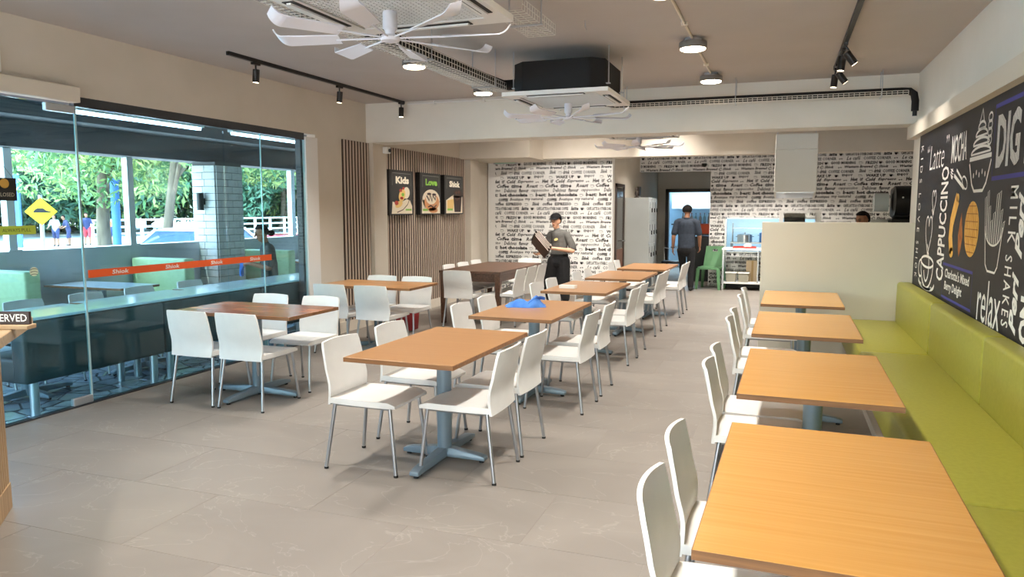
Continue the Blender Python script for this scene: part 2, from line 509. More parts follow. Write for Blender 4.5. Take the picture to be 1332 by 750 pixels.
def slat_panel(y0, y1, z0, z1, lab):
    p = struct(bbox3('wall_slat_panel', XL, XL + .012, y0, y1, z0, z1, M_slatb), lab)
    pitch = .072; n = int((y1 - y0) / pitch)
    me = MB().box(XL + .012, XL + .023, -.015, .015, z0, z1).mesh('slat', M_slat, (.003, 1))
    for i in range(n):
        o = link('slat', me, p); o.location = (0, y0 + (i + .5) * (y1 - y0) / n, 0)
    return p
slat_panel(8.29, 8.94, .14, 2.5, 'narrow panel of vertical taupe slats beside the shopfront')
slat_panel(9.32, 12.2, .14, 2.49, 'wide panel of vertical taupe slats behind the posters')
struct(bbox3('baseboard_left', XL, XL + .03, 7.75, 12.2, 0, .14, M_trimw), 'cream skirting under the slatted panels')

# right wall with pelmet
struct(bbox3('wall_right', XR, XR + .2, Y0, 9.0, 0, ZC, M_wallw), 'off-white right wall carrying the mural')
struct(MB().box(XR - .09, XR, Y0, 8.86, 2.33, 2.46).box(XR - .035, XR, Y0, 8.86, 2.46, 2.475).build('trim_2', M_trimw), 'cream ledge along the top of the mural')

# low partition at the end of the banquette
part_w = struct(MB().box(-.2, XR, 8.5, 8.64, 0, 1.465).build('wall_partition', M_part, None, (.004, 1)), 'beige laminate half-height partition behind the banquette')

# glazed front behind the camera
struct(MB().box(XL - .2, XR + .2, Y0 - .2, Y0, 2.5, ZC).build('wall_front', M_wall), 'cream header over the glazed entrance')
wf = struct(MB().box(XL, XL + .06, Y0 - .1, Y0, 0, 2.5).box(XR - .06, XR, Y0 - .1, Y0, 0, 2.5).build('window_2', M_alu), 'glazed entrance front')
for k in range(4):
    a = XL + .06 + k * 1.63; bbox3('pane', a, a + 1.6, Y0 - .06, Y0 - .048, 0, 2.5, M_clear, wf)

# wallpapered wall behind the dark table, corridor, kitchen wall
YW = 13.3
wall_wp = struct(bbox3('wall_back', -5.33, -2.9, YW, YW + .15, 0, ZC, M_paper), 'white wall printed with black coffee words')
struct(bbox3('baseboard_back', -5.2, -2.9, YW - .015, YW, 0, .08, M_trimw), 'cream skirting below the coffee-word wall')
struct(MB().box(-3.05, -2.9, YW + .15, 19.0, 0, ZC).build('wall_corridor', M_wall), 'cream corridor wall behind the lockers')
WX0, WX1, WZ0, WZ1 = -1.10, .72, .72, 1.44
wall_k = struct(MB().box(-2.9, -1.42, YK, YK + .14, 2.40, ZC).box(-1.42, WX0, YK, YK + .14, 0, ZC).box(WX1, 3.2, YK, YK + .14, 0, ZC)
      .box(WX0, WX1, YK, YK + .14, 0, WZ0).box(WX0, WX1, YK, YK + .14, WZ1, ZC).build('wall_kitchen', M_paper), 'kitchen wall printed with black coffee words')
struct(MB().box(3.0, 3.2, 9.0, 19, 0, ZC).build('wall_kitchen_side', M_wall), 'cream kitchen side wall')
struct(MB().box(XR + .2, 3.2, 8.8, 9.0, 0, ZC).build('wall_kitchen_near', M_wall), 'cream wall closing the kitchen')
struct(MB().box(-2.9, -2.66, 18.5, 18.62, 0, ZC).box(-1.58, 3.2, 18.5, 18.62, 0, ZC).box(-2.66, -1.58, 18.5, 18.62, 2.08, ZC).build('wall_corridor_end', M_wall), 'cream wall at the end of the corridor')
struct(MB().box(-1.42, -1.30, YK + .14, 18.5, 0, ZC).build('wall_corridor_right', M_wall), 'cream corridor wall beside the kitchen')

# coffee-word pattern: twelve printed lines, repeating
def cup(mb, x, y, s, fn, fill=True):
    pts = [(x, y + .62*s), (x + .12*s, y + .18*s), (x + .3*s, y), (x + .62*s, y), (x + .8*s, y + .18*s), (x + .92*s, y + .62*s)]
    if fill: mb.add([fn(a, b, 0) for a, b in pts], [tuple(range(6))])
    else: ribbon(mb, pts, .06*s, fn, closed=True)
    ribbon(mb, arc(x + .92*s, y + .36*s, .2*s, .17*s, -80, 80, 6), .07*s, fn)
    ribbon(mb, [(x - .05*s, y + .72*s), (x + .98*s, y + .72*s)], .07*s, fn)
def beans(mb, x, y, s, fn):
    disc(mb, x + .2*s, y + .3*s, .2*s, .16*s, fn, n=8, rot=25); disc(mb, x + .75*s, y + .35*s, .2*s, .16*s, fn, n=8, rot=-20)
PWD, PHT = .97, 1.0
LINES = [
    [('latte', .0, .15, dict(shear=.3, offset=.02)), ('CUP', .19, .08), ('CAFE LATTE & OTHER DARK COFFEE', .31, .64, dict(offset=.015))],
    [('Le café', .02, .26, dict(shear=.4, offset=-.005)), ('COFFEE CORNER', .33, .5, dict(offset=-.002)), ('BEAN', .88, .08)],
    [('GOOD MORNING', .02, .46, dict(offset=.02)), ('CUPO', .54, .06), ('FRESH', .66, .22, dict(shear=.15, offset=.015)), ('CUP', .90, .06)],
    [('BEAN', .0, .08), ('Western Brewed @ Shiok', .12, .8, dict(shear=.25, offset=.015))],
    [('Shiok', .02, .13, dict(shear=.3, offset=.01)), ('CUPO', .2, .05), ('drink', .29, .13, dict(shear=.2, offset=.012)), ('COFFEE CORNER', .45, .48, dict(offset=-.002))],
    [('CUP', .0, .08), ('ENJOY', .14, .2, dict(offset=.015)), ('CUPO', .44, .07), ('WAKE UP', .58, .36, dict(shear=.1, offset=.02))],
    [('Hot', .02, .13, dict(shear=.2, offset=.035)), ('or', .19, .06, dict(offset=.01)), ('Cold', .29, .19, dict(shear=.3, offset=.02)), ('Espresso', .52, .33, dict(shear=.35, offset=.01)), ('BEAN', .89, .08)],
    [('Roast', .02, .24, dict(shear=.3, offset=.012)), ('CUPO', .3, .06), ('Coffee', .4, .26, dict(shear=.35, offset=.016)), ('time', .71, .22, dict(shear=.3, offset=.016))],
    [('Delicious', .02, .26, dict(shear=.2, offset=.005)), ('flavour', .33, .2, dict(shear=.1, offset=.012)), ('cappuccino', .58, .36, dict(shear=.3, offset=-.005))],
    [('best:', .02, .22, dict(shear=.05, offset=.02)), ('hot chocolate', .28, .58, dict(offset=.035)), ('CUPO', .9, .07)],
    [('COFFEE', .02, .2, dict(offset=.035)), ('Boutique', .26, .28, dict(shear=.35, offset=.005)), ('my natural', .58, .36, dict(offset=.002))],
    [('Shiok', .02, .15, dict(shear=.25, offset=.02)), ('coffee', .23, .2, dict(shear=.3, offset=.01)), ('ESPRESSO', .48, .33, dict(offset=.022)), ('CUPO', .87, .07)],
]
def wallpaper(parent, rects, x0, zt, plane_y, name='printed_lettering'):
    """the same pattern tiled over the rectangles (xa, xb, za, zb) of a wall that faces -Y, trimmed at their edges"""
    base = MB(); idf = lambda a, b, c: (a, b, c)
    rng = random.Random(3)
    for i, ln in enumerate(LINES):
        yb = -(i + 1) * PHT / 12 + .012
        ph = [0, .31, .02, .18, .55, .12, .4, .08, .62, .27, .5, .2][i]
        for it in ln:
            it = (it[0], it[1] + ph) + tuple(it[2:])
            if it[0] == 'CUP': cup(base, it[1]*PWD, yb, .066, idf)
            elif it[0] == 'CUPO': cup(base, it[1]*PWD, yb, .062, idf, False)
            elif it[0] == 'BEAN': beans(base, it[1]*PWD, yb, .066, idf)
            else: put_text(base, it[0], idf, it[1]*PWD, yb + rng.uniform(-.004, .004), it[2]*PWD, .058 if it[0].isupper() else .070, res=1, **dict(it[3], offset=it[3].get('offset', 0) + .019))
    bm = bmesh.new()
    for xa, xb, za, zb in rects:
        for c in range(-8, 9):
            for r in range(0, 4):
                ox, oz = x0 + c*PWD, zt - r*PHT
                if ox > xb or ox + 2*PWD < xa or oz < za or oz - PHT > zb: continue
                one = bmesh.new()
                vs = [one.verts.new((ox + v[0], plane_y, oz + v[1])) for v in base.v]
                for f in base.f:
                    try: one.faces.new([vs[k] for k in f])
                    except ValueError: pass
                for co, no in (((xa,0,0),(-1,0,0)), ((xb,0,0),(1,0,0)), ((0,0,za),(0,0,-1)), ((0,0,zb),(0,0,1))):
                    bmesh.ops.bisect_plane(one, geom=one.verts[:] + one.edges[:] + one.faces[:], plane_co=co, plane_no=no, clear_outer=True)
                t = bpy.data.meshes.new('t'); one.to_mesh(t); one.free()
                bm.from_mesh(t); bpy.data.meshes.remove(t)
    me = bpy.data.meshes.new(name); bm.to_mesh(me); bm.free(); me.materials.append(M_ink)
    o = link(name, me, parent); o['kind'] = 'stuff'; o['label'] = 'black hand-lettered coffee words'
    return o
wallpaper(wall_wp, [(-5.18, -2.92, .09, 2.6)], -5.62, 2.66, YW - .003)
wallpaper(wall_k, [(-2.88, -1.42, 2.41, 2.75), (-1.41, WX0 - .01, .02, 2.75), (WX1 + .01, 2.95, .02, 2.75), (WX0 - .01, WX1 + .01, .02, WZ0), (WX0 - .01, WX1 + .01, WZ1, 2.75)], -3.05, 2.72, YK - .003)

# corridor door, far doorway
d1 = struct(MB().box(-2.9, -2.87, 13.52, 13.58, 0, 2.08).box(-2.9, -2.87, 14.22, 14.28, 0, 2.08).box(-2.9, -2.87, 13.52, 14.28, 2.02, 2.08).build('door_1', M_dframe), 'brown corridor door with dark glass beside the lettered wall')
bbox3('door_leaf', -2.9, -2.885, 13.58, 14.22, 0, .85, wood_mat('brown_door', (122,74,50), (96,56,38), grain=(30,30,2)), d1)
bbox3('pane', -2.9, -2.884, 13.60, 14.20, .86, 2.0, mat('dark_door_glass', (70,66,62), .15), d1)
MB().tube([(-2.885,14.16,1.0), (-2.83,14.16,1.0), (-2.83,14.04,1.0)], .012).build('handle', M_steel, d1)
d2 = struct(MB().box(-2.70, -2.62, 18.44, 18.64, 0, 2.1).box(-1.62, -1.54, 18.44, 18.64, 0, 2.1).box(-2.70, -1.54, 18.44, 18.64, 2.02, 2.1).build('door_2', M_dframe), 'dark brown frame of the bright back kitchen doorway')

# storefront glazing
w1 = struct(MB().box(XL - .03, XL + .03, Y0, 7.5, -.02, .012).box(XL - .05, XL + .0, 4.46, 7.5, 2.42, 2.5).box(XL - .1, XL - .03, 7.46, 7.52, 0, 2.45).build('window_1', mat('dark_steel_rail', (70,72,76), .4, .6)), 'frameless tinted glass shopfront')
for ya, yb in ((-2.9, -.6), (-.58, 1.2), (1.22, 2.88), (2.9, 4.45), (4.47, 6.13), (6.14, 6.70), (6.71, 7.49)):
    bbox3('pane', XL - .006, XL + .006, ya, yb, .012, 2.42, M_glass, w1)
MB().box(XL - .006, XL + .008, 4.452, 4.468, .012, 2.42).box(XL - .006, XL + .008, 6.70, 6.71, .012, 2.42).build('edge_strip', mat('polished_glass_edge', (176,206,210), .2, .3), w1)
MB().box(XL - .02, XL + .02, 4.28, 4.46, .012, .075).build('patch_fitting', M_alu, w1, (.004, 1))
MB().box(XL - .02, XL + .02, 4.20, 4.45, 2.36, 2.42).build('patch_fitting', M_alu, w1, (.004, 1))
MB().box(XL, XL + .10, .5, 4.44, 2.44, 2.56).build('door_header', M_trimw, w1, (.004, 1))
band = bbox3('safety_band', XL + .007, XL + .010, 4.49, 6.82, 1.04, 1.105, M_orange, w1)
fnL = lambda a, b, c: (XL + .0115 + c, a, b)
lt = MB()
for k in range(4): put_text(lt, 'Shiok', fnL, 4.72 + k*.58, 1.055, .17, .036, shear=.1, offset=.02)
lt.build('lettering', M_chalk, band)
# ================================================================== ABOVE
def lamp(x, y, label, power=1.0):
    t = thing('ceiling_lamp', label, 'ceiling lamp', (x, y, ZC), 0, 'round drum ceiling lamps')
    MB().lathe([(.0, -.03), (.07, -.03), (.07, 0), (.0, 0)], 20).build('mounting_plate', M_alu, t)
    MB().lathe([(.0, -.032), (.112, -.032), (.115, -.04), (.115, -.082), (.108, -.086), (.104, -.082), (.0, -.08)], 28).build('housing', mat_lampgrey, t)
    MB().lathe([(.103, -.080), (.103, -.092), (.09, -.098), (0, -.099)], 28).build('diffuser', M_lampon, t)
    l = bpy.data.lights.new('lamp_light', 'AREA'); l.shape = 'DISK'; l.size = .2; l.spread = R(118); l.energy = LAMP_W * power; l.color = (1.0, .945, .88)
    lo = bpy.data.objects.new('lamp_light', l); COL.objects.link(lo); lo.parent = t; lo.location = (0, 0, -.105)
    return t
mat_lampgrey = mat('lamp_housing_grey', (120,116,112), .5)
for (x, y, lb) in [(-.75, 8.16, 'round drum lamp nearest the cross beam, right row'), (-.75, 6.48, 'round drum lamp second from the beam, right row'),
                   (-.75, 4.80, 'round drum lamp above the second centre table, right row'), (-.75, 3.12, 'round drum lamp third from the camera, right row'), (-.75, 1.44, 'round drum lamp above the camera, right row'),
                   (-3.30, 8.09, 'round drum lamp nearest the cross beam, left row'), (-3.30, 6.38, 'round drum lamp beside the wire cable tray, left row'),
                   (-3.30, 4.67, 'round drum lamp above the walnut table, left row'), (-3.30, 2.96, 'round drum lamp near the shopfront door, left row'), (-3.30, 1.25, 'round drum lamp above the podium, left row'),
                   (-.75, 10.3, 'round drum lamp behind the cross beam, right row'), (-3.30, 10.3, 'round drum lamp behind the cross beam, left row'),
                   (-.75, 12.1, 'added unseen drum lamp before the second beam, right row'), (-3.30, 11.6, 'added unseen drum lamp before the second beam, left row'), (-.2, 14.3, 'round drum lamp in front of the kitchen wall'), (-1.9, 14.3, 'round drum lamp in front of the corridor')]:  # the two before the second beam are added, unseen, to brighten the lettered wall
    lamp(x, y, lb, 1.0 if y < 9 else (1.6 if y < 13 else (2.8 if x > -1 else 1.0)))

def conduit(x, y0, y1, lb, clips):
    t = thing('conduit', lb, 'conduit', (x, 0, ZC))
    MB().tube([(0, y0, -.012), (0, y1, -.012)], .011, 8).build('pipe', M_trimw, t)
    for c in clips: MB().box(-.025, .025, c - .01, c + .01, -.028, 0).build('clip', M_trimw, t)
conduit(-.75, 1.4, 8.2, 'pale conduit pipe linking the right row of lamps', [2.5, 4.2, 5.9, 7.6])
conduit(-3.30, 1.2, 8.1, 'pale conduit pipe linking the left row of lamps', [2.4, 4.1, 5.8, 7.6])
t = thing('conduit', 'thin white conduit along the top of the beam', 'conduit', (0, 0, 0))
MB().tube([(-4.70, 8.87, 2.985), (-2.6, 8.87, 2.985), (-2.6, 8.87, 2.8)], .012, 8).build('pipe', M_white, t)
for c in (-4.3, -3.6, -2.9): MB().box(c - .01, c + .01, 8.84, 8.9, 2.965, 3.005).build('clip', M_white, t)

def track(x, y0, y1, lb):
    t = thing('light_track', lb, 'light track', (x, 0, ZC))
    MB().box(-.018, .018, y0, y1, -.035, 0).build('rail', M_blackm, t, (.003, 1))
    MB().box(-.02, .02, y1 - .04, y1 + .01, -.037, 0).build('end_cap', M_blackm, t)
    return t
track(-4.75, 5.55, 8.85, 'black ceiling track above the glass shopfront')
track(.45, 2.2, 8.2, 'black ceiling track above the banquette tables')
track(-2.6, 9.6, 11.6, 'black ceiling track hidden behind the beam above the centre row')
track(-4.45, 9.6, 11.9, 'black ceiling track hidden behind the beam by the posters')

def spotlight(x, y, lb, aim=(0, 0, -1), power=1.0, size=65, swing=(0, 0)):
    t = thing('track_spotlight', lb, 'spotlight', (x, y, ZC - .035), 0, 'black track spotlights')
    MB().box(-.016, .016, -.05, .05, -.022, 0).build('adapter', M_blackm, t)
    MB().cyl((0, 0, -.02), (swing[0], swing[1], -.075), .008, n=8).build('stem', M_blackm, t)
    d = Vector(aim).normalized()
    c = Vector((swing[0], swing[1], -.12)); a = c - d * .058; b = c + d * .062
    MB().cyl(a, b, .032, n=20).build('can', M_blackm, t)
    MB().cyl(b + d*.0005, b + d * .003, .026, n=20).build('lens', M_lampon_s, t)
    l = bpy.data.lights.new('spot_light', 'SPOT'); l.energy = SPOT_W * power; l.spot_size = R(size); l.spot_blend = 1.0; l.shadow_soft_size = .03; l.color = (1.0, .945, .88)
    lo = bpy.data.objects.new('spot_light', l); COL.objects.link(lo); lo.parent = t; lo.location = b + d * .01
    lo.rotation_euler = d.to_track_quat('-Z', 'Y').to_euler()
M_lampon_s = mat('lit_spot_lens', (255,244,225), .5, emit=((255,236,205), 6.0))
spotlight(-4.75, 5.93, 'black spotlight nearest the camera on the left track', (-.1, 0, -1))
spotlight(-4.75, 7.35, 'middle black spotlight on the left track', (-.1, 0, -1))
spotlight(-4.72, 8.74, 'black spotlight at the beam end of the left track', (0, -.05, -1), .12)
spotlight(.45, 6.95, 'tilted black spotlight facing the mural, nearer pair', (.75, .2, -1), .8, 80, (.04, 0))
spotlight(.45, 7.18, 'upright black spotlight of the nearer right pair', (-.1, 0, -1), .6, 65, (-.01, 0))
spotlight(.45, 7.92, 'tilted black spotlight facing the mural, farther pair', (.75, .2, -1), .8, 80, (.04, 0))
spotlight(.45, 8.12, 'upright black spotlight of the farther right pair', (-.1, 0, -1), .6, 65, (-.01, 0))
spotlight(.45, 4.4, 'tilted black spotlight above the second banquette table', (.75, -.1, -1), .8, 80, (.04, 0))
spotlight(.45, 2.6, 'tilted black spotlight above the nearest banquette table', (.75, -.1, -1), .8, 80, (.04, 0))
for k, y in enumerate((9.75, 10.7, 11.6)):
    spotlight(-4.45, y, ['black spotlight washing the first poster', 'black spotlight washing the middle poster', 'black spotlight washing the last poster'][k], (-.62, 0, -1), .8, 70)

spotlight(-2.6, 10.2, 'black spotlight aimed at the left of the lettered wall', (-.55, 1, -.50), 2.6, 75)
spotlight(-2.6, 10.7, 'black spotlight aimed at the right of the lettered wall', (-.22, 1, -.52), 2.6, 75)
spotlight(-2.6, 11.2, 'black spotlight aimed at the kitchen wall', (.5, 1, -.31), 5.0, 46)
# ceiling cassettes with spinning-type fans hung below
def cassette(x, y, lb):
    z = 2.60
    t = thing('cassette_air_conditioner', lb, 'air conditioner', (x, y, z), 0, 'ceiling cassette air conditioners')
    c = .11; h = .42
    oc = [(-h+c,-h),(h-c,-h),(h,-h+c),(h,h-c),(h-c,h),(-h+c,h),(-h,h-c),(-h,-h+c)]
    MB().prism(oc, .036, .30, lambda a, b, k: (a, b, k)).build('insulated_body', M_ins, t, (.004, 1))
    p = .48
    fr = MB()
    fr.box(-p, p, -p, -.36, 0, .035).box(-p, p, .36, p, 0, .035).box(-p, -.36, -.36, .36, 0, .035).box(.36, p, -.36, .36, 0, .035)
    pan = fr.build('panel', M_white, t)
    gb = bbox3('grille', -.36, .36, -.36, .36, .014, .03, mat_grille_d, t)
    gm = MB()
    for k in range(25): gm.box(-.35, .35, -.348 + k*.029, -.340 + k*.029, .004, .014)
    for k in range(25): gm.box(-.348 + k*.029, -.344 + k*.029, -.35, .35, .006, .012)
    gl = gm.build('grille_bars', mat_grille, gb)
    gl['kind'] = 'stuff'
    for dx, dy, lx, ly in ((0,-.415,.26,.032),(0,.415,.26,.032),(-.415,0,.032,.26),(.415,0,.032,.26)):
        lv = bbox3('louvre', dx-lx, dx+lx, dy-ly, dy+ly, -.004, .0, mat_slot, t)
        if lx > ly: MB().box(dx-lx+.01, dx+lx-.01, dy-.012, dy+.012, -.014, -.005).build('flap', M_white, lv)
        else: MB().box(dx-.012, dx+.012, dy-ly+.01, dy+ly-.01, -.014, -.005).build('flap', M_white, lv)
    for sx in (-1, 1):
        for sy in (-1, 1):
            r = MB().tube([(sx*.44, sy*.28, .1), (sx*.44, sy*.28, ZC - z)], .006, 6).box(sx*.42 - .03, sx*.42 + .035, sy*.28-.02, sy*.28+.02, .09, .098)
            r.build('hanging_rod', M_alu, t)
    return t
mat_grille_d = mat('grille_shadow_filter', (96,92,90), .8)
mat_grille = mat('grille_plastic', (214,210,204), .5)
mat_slot = mat('dark_slot', (52,50,48), .8)
cassette(-1.87, 3.36, 'white cassette air conditioner nearest the camera, fan below')
cassette(-1.90, 6.75, 'white cassette air conditioner with black box near the beam')
cassette(-1.87, 10.2, 'white cassette air conditioner hidden behind the cross beam')

M_fan = mat('white_fan_plastic', (226,226,234), .35)
def fan(x, y, a0, lb):
    t = thing('ceiling_fan', lb, 'fan', (x, y, 2.45), R(a0), 'fans hung below the cassettes')
    MB().lathe([(0, .128), (.034, .128), (.036, .12), (.036, .045), (.03, .04), (.024, .03), (.024, .012), (0, .01)], 20).build('motor', M_fan, t)
    MB().lathe([(0, .016), (.045, .012), (.052, 0), (.046, -.014), (.0, -.018)], 20).build('hub', M_fan, t)
    for k in range(8):
        a = 2*math.pi*k/8
        M_ = Matrix.Rotation(a, 4, 'Z')
        b = MB().tube([(.04,0,0), (.28,0,.0)], .005, 6, M=M_)
        def top(u, v, dz=.0):
            r = .26 + .28*u
            w = .034 + .018*u
            return M_ @ Vector((r, (v-.5)*2*w, .012*(v-.5)*2 + .003 + dz))
        b.sheet(lambda u, v: top(u, v, .003), lambda u, v: top(u, v, -.003), 6, 3)
        bl = b.build('blade', M_fan, t)
        w = MB()
        def tip(u, v, dd=0.0):
            ang = u * 1.15
            r = .54 + .07*math.sin(ang) ; z = .003 + .07*(1 - math.cos(ang))
            n = Vector((-math.sin(ang), 0, math.cos(ang))) * dd
            return M_ @ (Vector((r, (v-.5)*2*(.052 - .022*u), z + .012*(v-.5)*2)) + n)
        w.sheet(lambda u, v: tip(u, v, .003), lambda u, v: tip(u, v, -.003), 5, 3)
        w.build('winglet', M_fan, bl)
fan(-1.87, 3.36, 12, 'white eight-bladed fan with curled tips, nearest the camera')
fan(-1.90, 6.75, 30, 'white eight-bladed fan under the cassette near the beam')
fan(-1.87, 10.2, 5, 'white eight-bladed fan half hidden behind the cross beam')

# wire cable trays, insulated pipes
M_wire = mat('white_wire', (220,216,208), .4, .3)
def wire_tray(p0, p1, wid, hgt, lb, rods):
    p0, p1 = Vector(p0), Vector(p1); d = (p1-p0); L = d.length; d.normalize(); s_ = Vector((-d.y, d.x, 0)); up = Vector((0,0,1))
    t = thing('cable_tray', lb, 'cable tray', (0,0,0))
    m = MB()
    def bar(a, b, r=.003): m.cyl(a, b, r, n=4, cap=False)
    for k in range(5):
        o = s_ * ((k/4-.5)*wid); bar(p0+o, p1+o)
    for sg in (-.5, .5):
        for h in (hgt*.5, hgt): bar(p0 + s_*wid*sg + up*h, p1 + s_*wid*sg + up*h, .0035)
    n = int(L/.05)
    for i in range(n+1):
        q = p0 + d*(L*i/n); a = q - s_*wid*.5; b = q + s_*wid*.5
        bar(a, b); bar(a, a+up*hgt); bar(b, b+up*hgt)
    w = m.build('wire_mesh', M_wire, t, fix=False); w['kind'] = 'stuff'
    for f in rods:
        q = p0 + d*(L*f)
        MB().tube([q - s_*wid*.55, (q - s_*wid*.55).to_tuple()[:2] + (ZC,)], .005, 6).build('hanging_rod', M_alu, t)
        MB().tube([q + s_*wid*.55, (q + s_*wid*.55).to_tuple()[:2] + (ZC,)], .005, 6).build('hanging_rod', M_alu, t)
        MB().tube([q - s_*wid*.6 - up*.008, q + s_*wid*.6 - up*.008], .007, 6).build('cross_bar', M_alu, t)
wire_tray((-2.56, .5, 2.70), (-2.56, 6.6, 2.70), .2, .07, 'white wire cable tray running beside the two cassettes', (.2, .45, .74, .95))
wire_tray((-1.62, 4.35, 2.80), (-1.62, 5.05, 2.80), .2, .07, 'short end of white wire cable tray beyond the first cassette', (.5,))
wire_tray((-1.9, 8.62, 2.76), (1.16, 8.62, 2.76), .14, .04, 'white wire cable tray along the face of the beam', (.05, .45, .92))
t = thing('insulated_pipe', 'pair of black insulated pipes lying in the long wire tray', 'pipe', (0,0,0))
for k, (o, yy) in enumerate(((-.04, 6.62), (.045, 6.75))):
    MB().tube([(-2.56+o, .5, 2.76), (-2.56+o, 6.2, 2.76), (-2.56+o+.03, yy, 2.765), (-2.30, yy+.02, 2.77)], .038, 10).build('pipe', M_ins, t)
t = thing('insulated_pipe', 'black insulated pipe over the beam tray, elbow dropping at the wall', 'pipe', (0,0,0))
MB().tube([(-2.0, 8.3, 2.80), (-1.85, 8.6, 2.805), (1.10, 8.62, 2.805), (1.18, 8.62, 2.80), (1.22, 8.62, 2.77), (1.235, 8.62, 2.70), (1.235, 8.62, 2.60)], .036, 10).build('pipe', M_ins, t)
MB().tube([(1.235, 8.62, 2.60), (1.235, 8.62, 2.55)], .022, 8).build('pipe_end', M_black, t)
t = thing('hook', 'small metal hook left on the ceiling beside the second cassette', 'hook', (-1.45, 5.6, ZC))
MB().tube([(0,0,0), (0,0,-.05), (.015,0,-.07), (.0,0,-.085), (-.015,0,-.07)], .004, 6).build('wire', M_alu, t)

# ================================================================== FURNITURE
M_footcap = mat('black_rubber', (24,24,24), .7)
def make_chair(label):
    t = thing('dining_chair', label, 'chair', (0, 0, 0), 0, 'white moulded dining chairs')
    # seat: dished panel with a turned-down lip; +Y is the front
    def wid(v): return .205 + .012*math.sin(v*math.pi)
    def prof(u, v):
        x = (u-.5)*2; y = -.225 + .46*v
        z = .452 - .012*(1-x*x)*math.sin(min(1, v*1.15)*math.pi*.9) - (.018*max(0, (v-.86)/.14)**2)
        return x*wid(v), y, z
    s = MB()
    s.sheet(lambda u, v: prof(u, v), lambda u, v: (prof(u, v)[0], prof(u, v)[1], .416), 8, 10)
    s.build('seat', M_chair, t)
    # back: bowed sheet with rounded upper corners, leaning back at the top
    def bk(u, v, off):
        z = .405 + .385*v
        y = -.226 + .010*math.sin(min(1, v*1.8)*math.pi) - .075*max(0, v-.30)**1.35
        x = (u-.5)*2
        w = .205 + .008*math.sin(v*math.pi) - .008*v
        if v > .95: w -= .006*((v-.95)/.05)**2
        zz = z - (.006*x*x*v)
        return (x*w, y - .028*(1-x*x)*(.35+.65*v) + off, zz)
    b = MB()
    b.sheet(lambda u, v: bk(u, v, .008), lambda u, v: bk(u, v, -.008), 10, 12)
    b.build('backrest', M_chair, t)
    f = MB()
    f.tube([(-.18,-.19,.408), (-.18,.19,.408)], .010, 6).tube([(.18,-.19,.408), (.18,.19,.408)], .010, 6).tube([(-.18,-.12,.406), (.18,-.12,.406)], .009, 6)
    f.build('seat_frame', M_chrome, t)
    for sx in (-1, 1):
        for p0, p1 in (((.183*sx, -.195, .412), (.215*sx, -.25, .012)), ((.183*sx, .188, .412), (.205*sx, .235, .012))):
            l = MB().cyl(p0, p1, .0115, n=10).build('leg', M_chrome, t)
            MB().cyl(p1, (p1[0], p1[1], 0), .0135, n=10).build('foot_cap', M_footcap, l)
    return t
CH0 = None
def chair(x, y, rz, label):
    global CH0
    if CH0 is None:
        CH0 = make_chair(label); CH0.location = (x, y, 0); CH0.rotation_euler = (0, 0, R(rz)); return CH0
    return copy_tree(CH0, label, (x, y, 0), R(rz))

def make_table(label, mtop, w=.7, l=1.2, grain_x=True, arms=(.29, .42), group='pedestal dining tables'):
    t = thing('dining_table', label, 'table', (0,0,0), 0, group)
    MB().box(-w/2, w/2, -l/2, l/2, .722, .75).build('top', mtop, t, (.002, 1))
    e = .0015
    MB().box(-w/2-e, w/2+e, -l/2-e, -l/2+.0005, .7225, .7485).box(-w/2-e, w/2+e, l/2-.0005, l/2+e, .7225, .7485).box(-w/2-e, -w/2+.0005, -l/2, l/2, .7225, .7485).box(w/2-.0005, w/2+e, -l/2, l/2, .7225, .7485).build('edge_band', M_edge, t)
    MB().box(-.2, .2, -.03, .03, .702, .722).box(-.03, .03, -.25, .25, .702, .722).build('spider_plate', M_base, t)
    MB().cyl((0,0,.05), (0,0,.704), .048, n=20).build('post', M_base, t)
    for ax in (0, 1):
        L = arms[ax]
        def fn(a, b, h, ax=ax): return (a, h, b) if ax == 0 else (h, a, b)
        pts = [(-L, .018), (L, .018), (L, .042), (L-.05, .055), (.06, .078), (-.06, .078), (-L+.05, .055), (-L, .042)]
        ft = MB().prism(pts, -.03, .03, fn).build('foot_bar', M_base, t, (.004, 2))
        for sg in (-1, 1):
            p = (sg*(L-.03), 0) if ax == 0 else (0, sg*(L-.03))
            MB().cyl((p[0], p[1], 0), (p[0], p[1], .02), .016, n=10).build('levelling_foot', M_footcap, ft)
    return t
def place(t, x, y, rz=0): t.location = (x, y, 0); t.rotation_euler = (0, 0, R(rz)); return t

# row along the banquette
RT = [(.18, 2.42), (.19, 4.12), (.19, 5.90), (.205, 7.63)]
rt_lab = ['orange-brown oak laminate table nearest the camera beside the lime banquette', 'oak laminate table second along the lime banquette, two lamp glints on top',
          'oak laminate table third along the lime banquette', 'oak laminate table farthest along the banquette against the partition']
rt0 = place(make_table(rt_lab[0], M_lam), *RT[0], -1.2)
for k in (1, 2, 3): copy_tree(rt0, rt_lab[k], (*RT[k], 0), R(-.7))
ordn = ['nearest the camera', 'second', 'third', 'fourth', 'fifth', 'sixth', 'seventh', 'farthest']
for k, y in enumerate([2.16, 2.70, 4.02, 4.49, 5.73, 6.25, 7.30, 7.98]):
    chair(-.065, y, -90, f'white chair facing the banquette, {ordn[k]} in the single file along it')

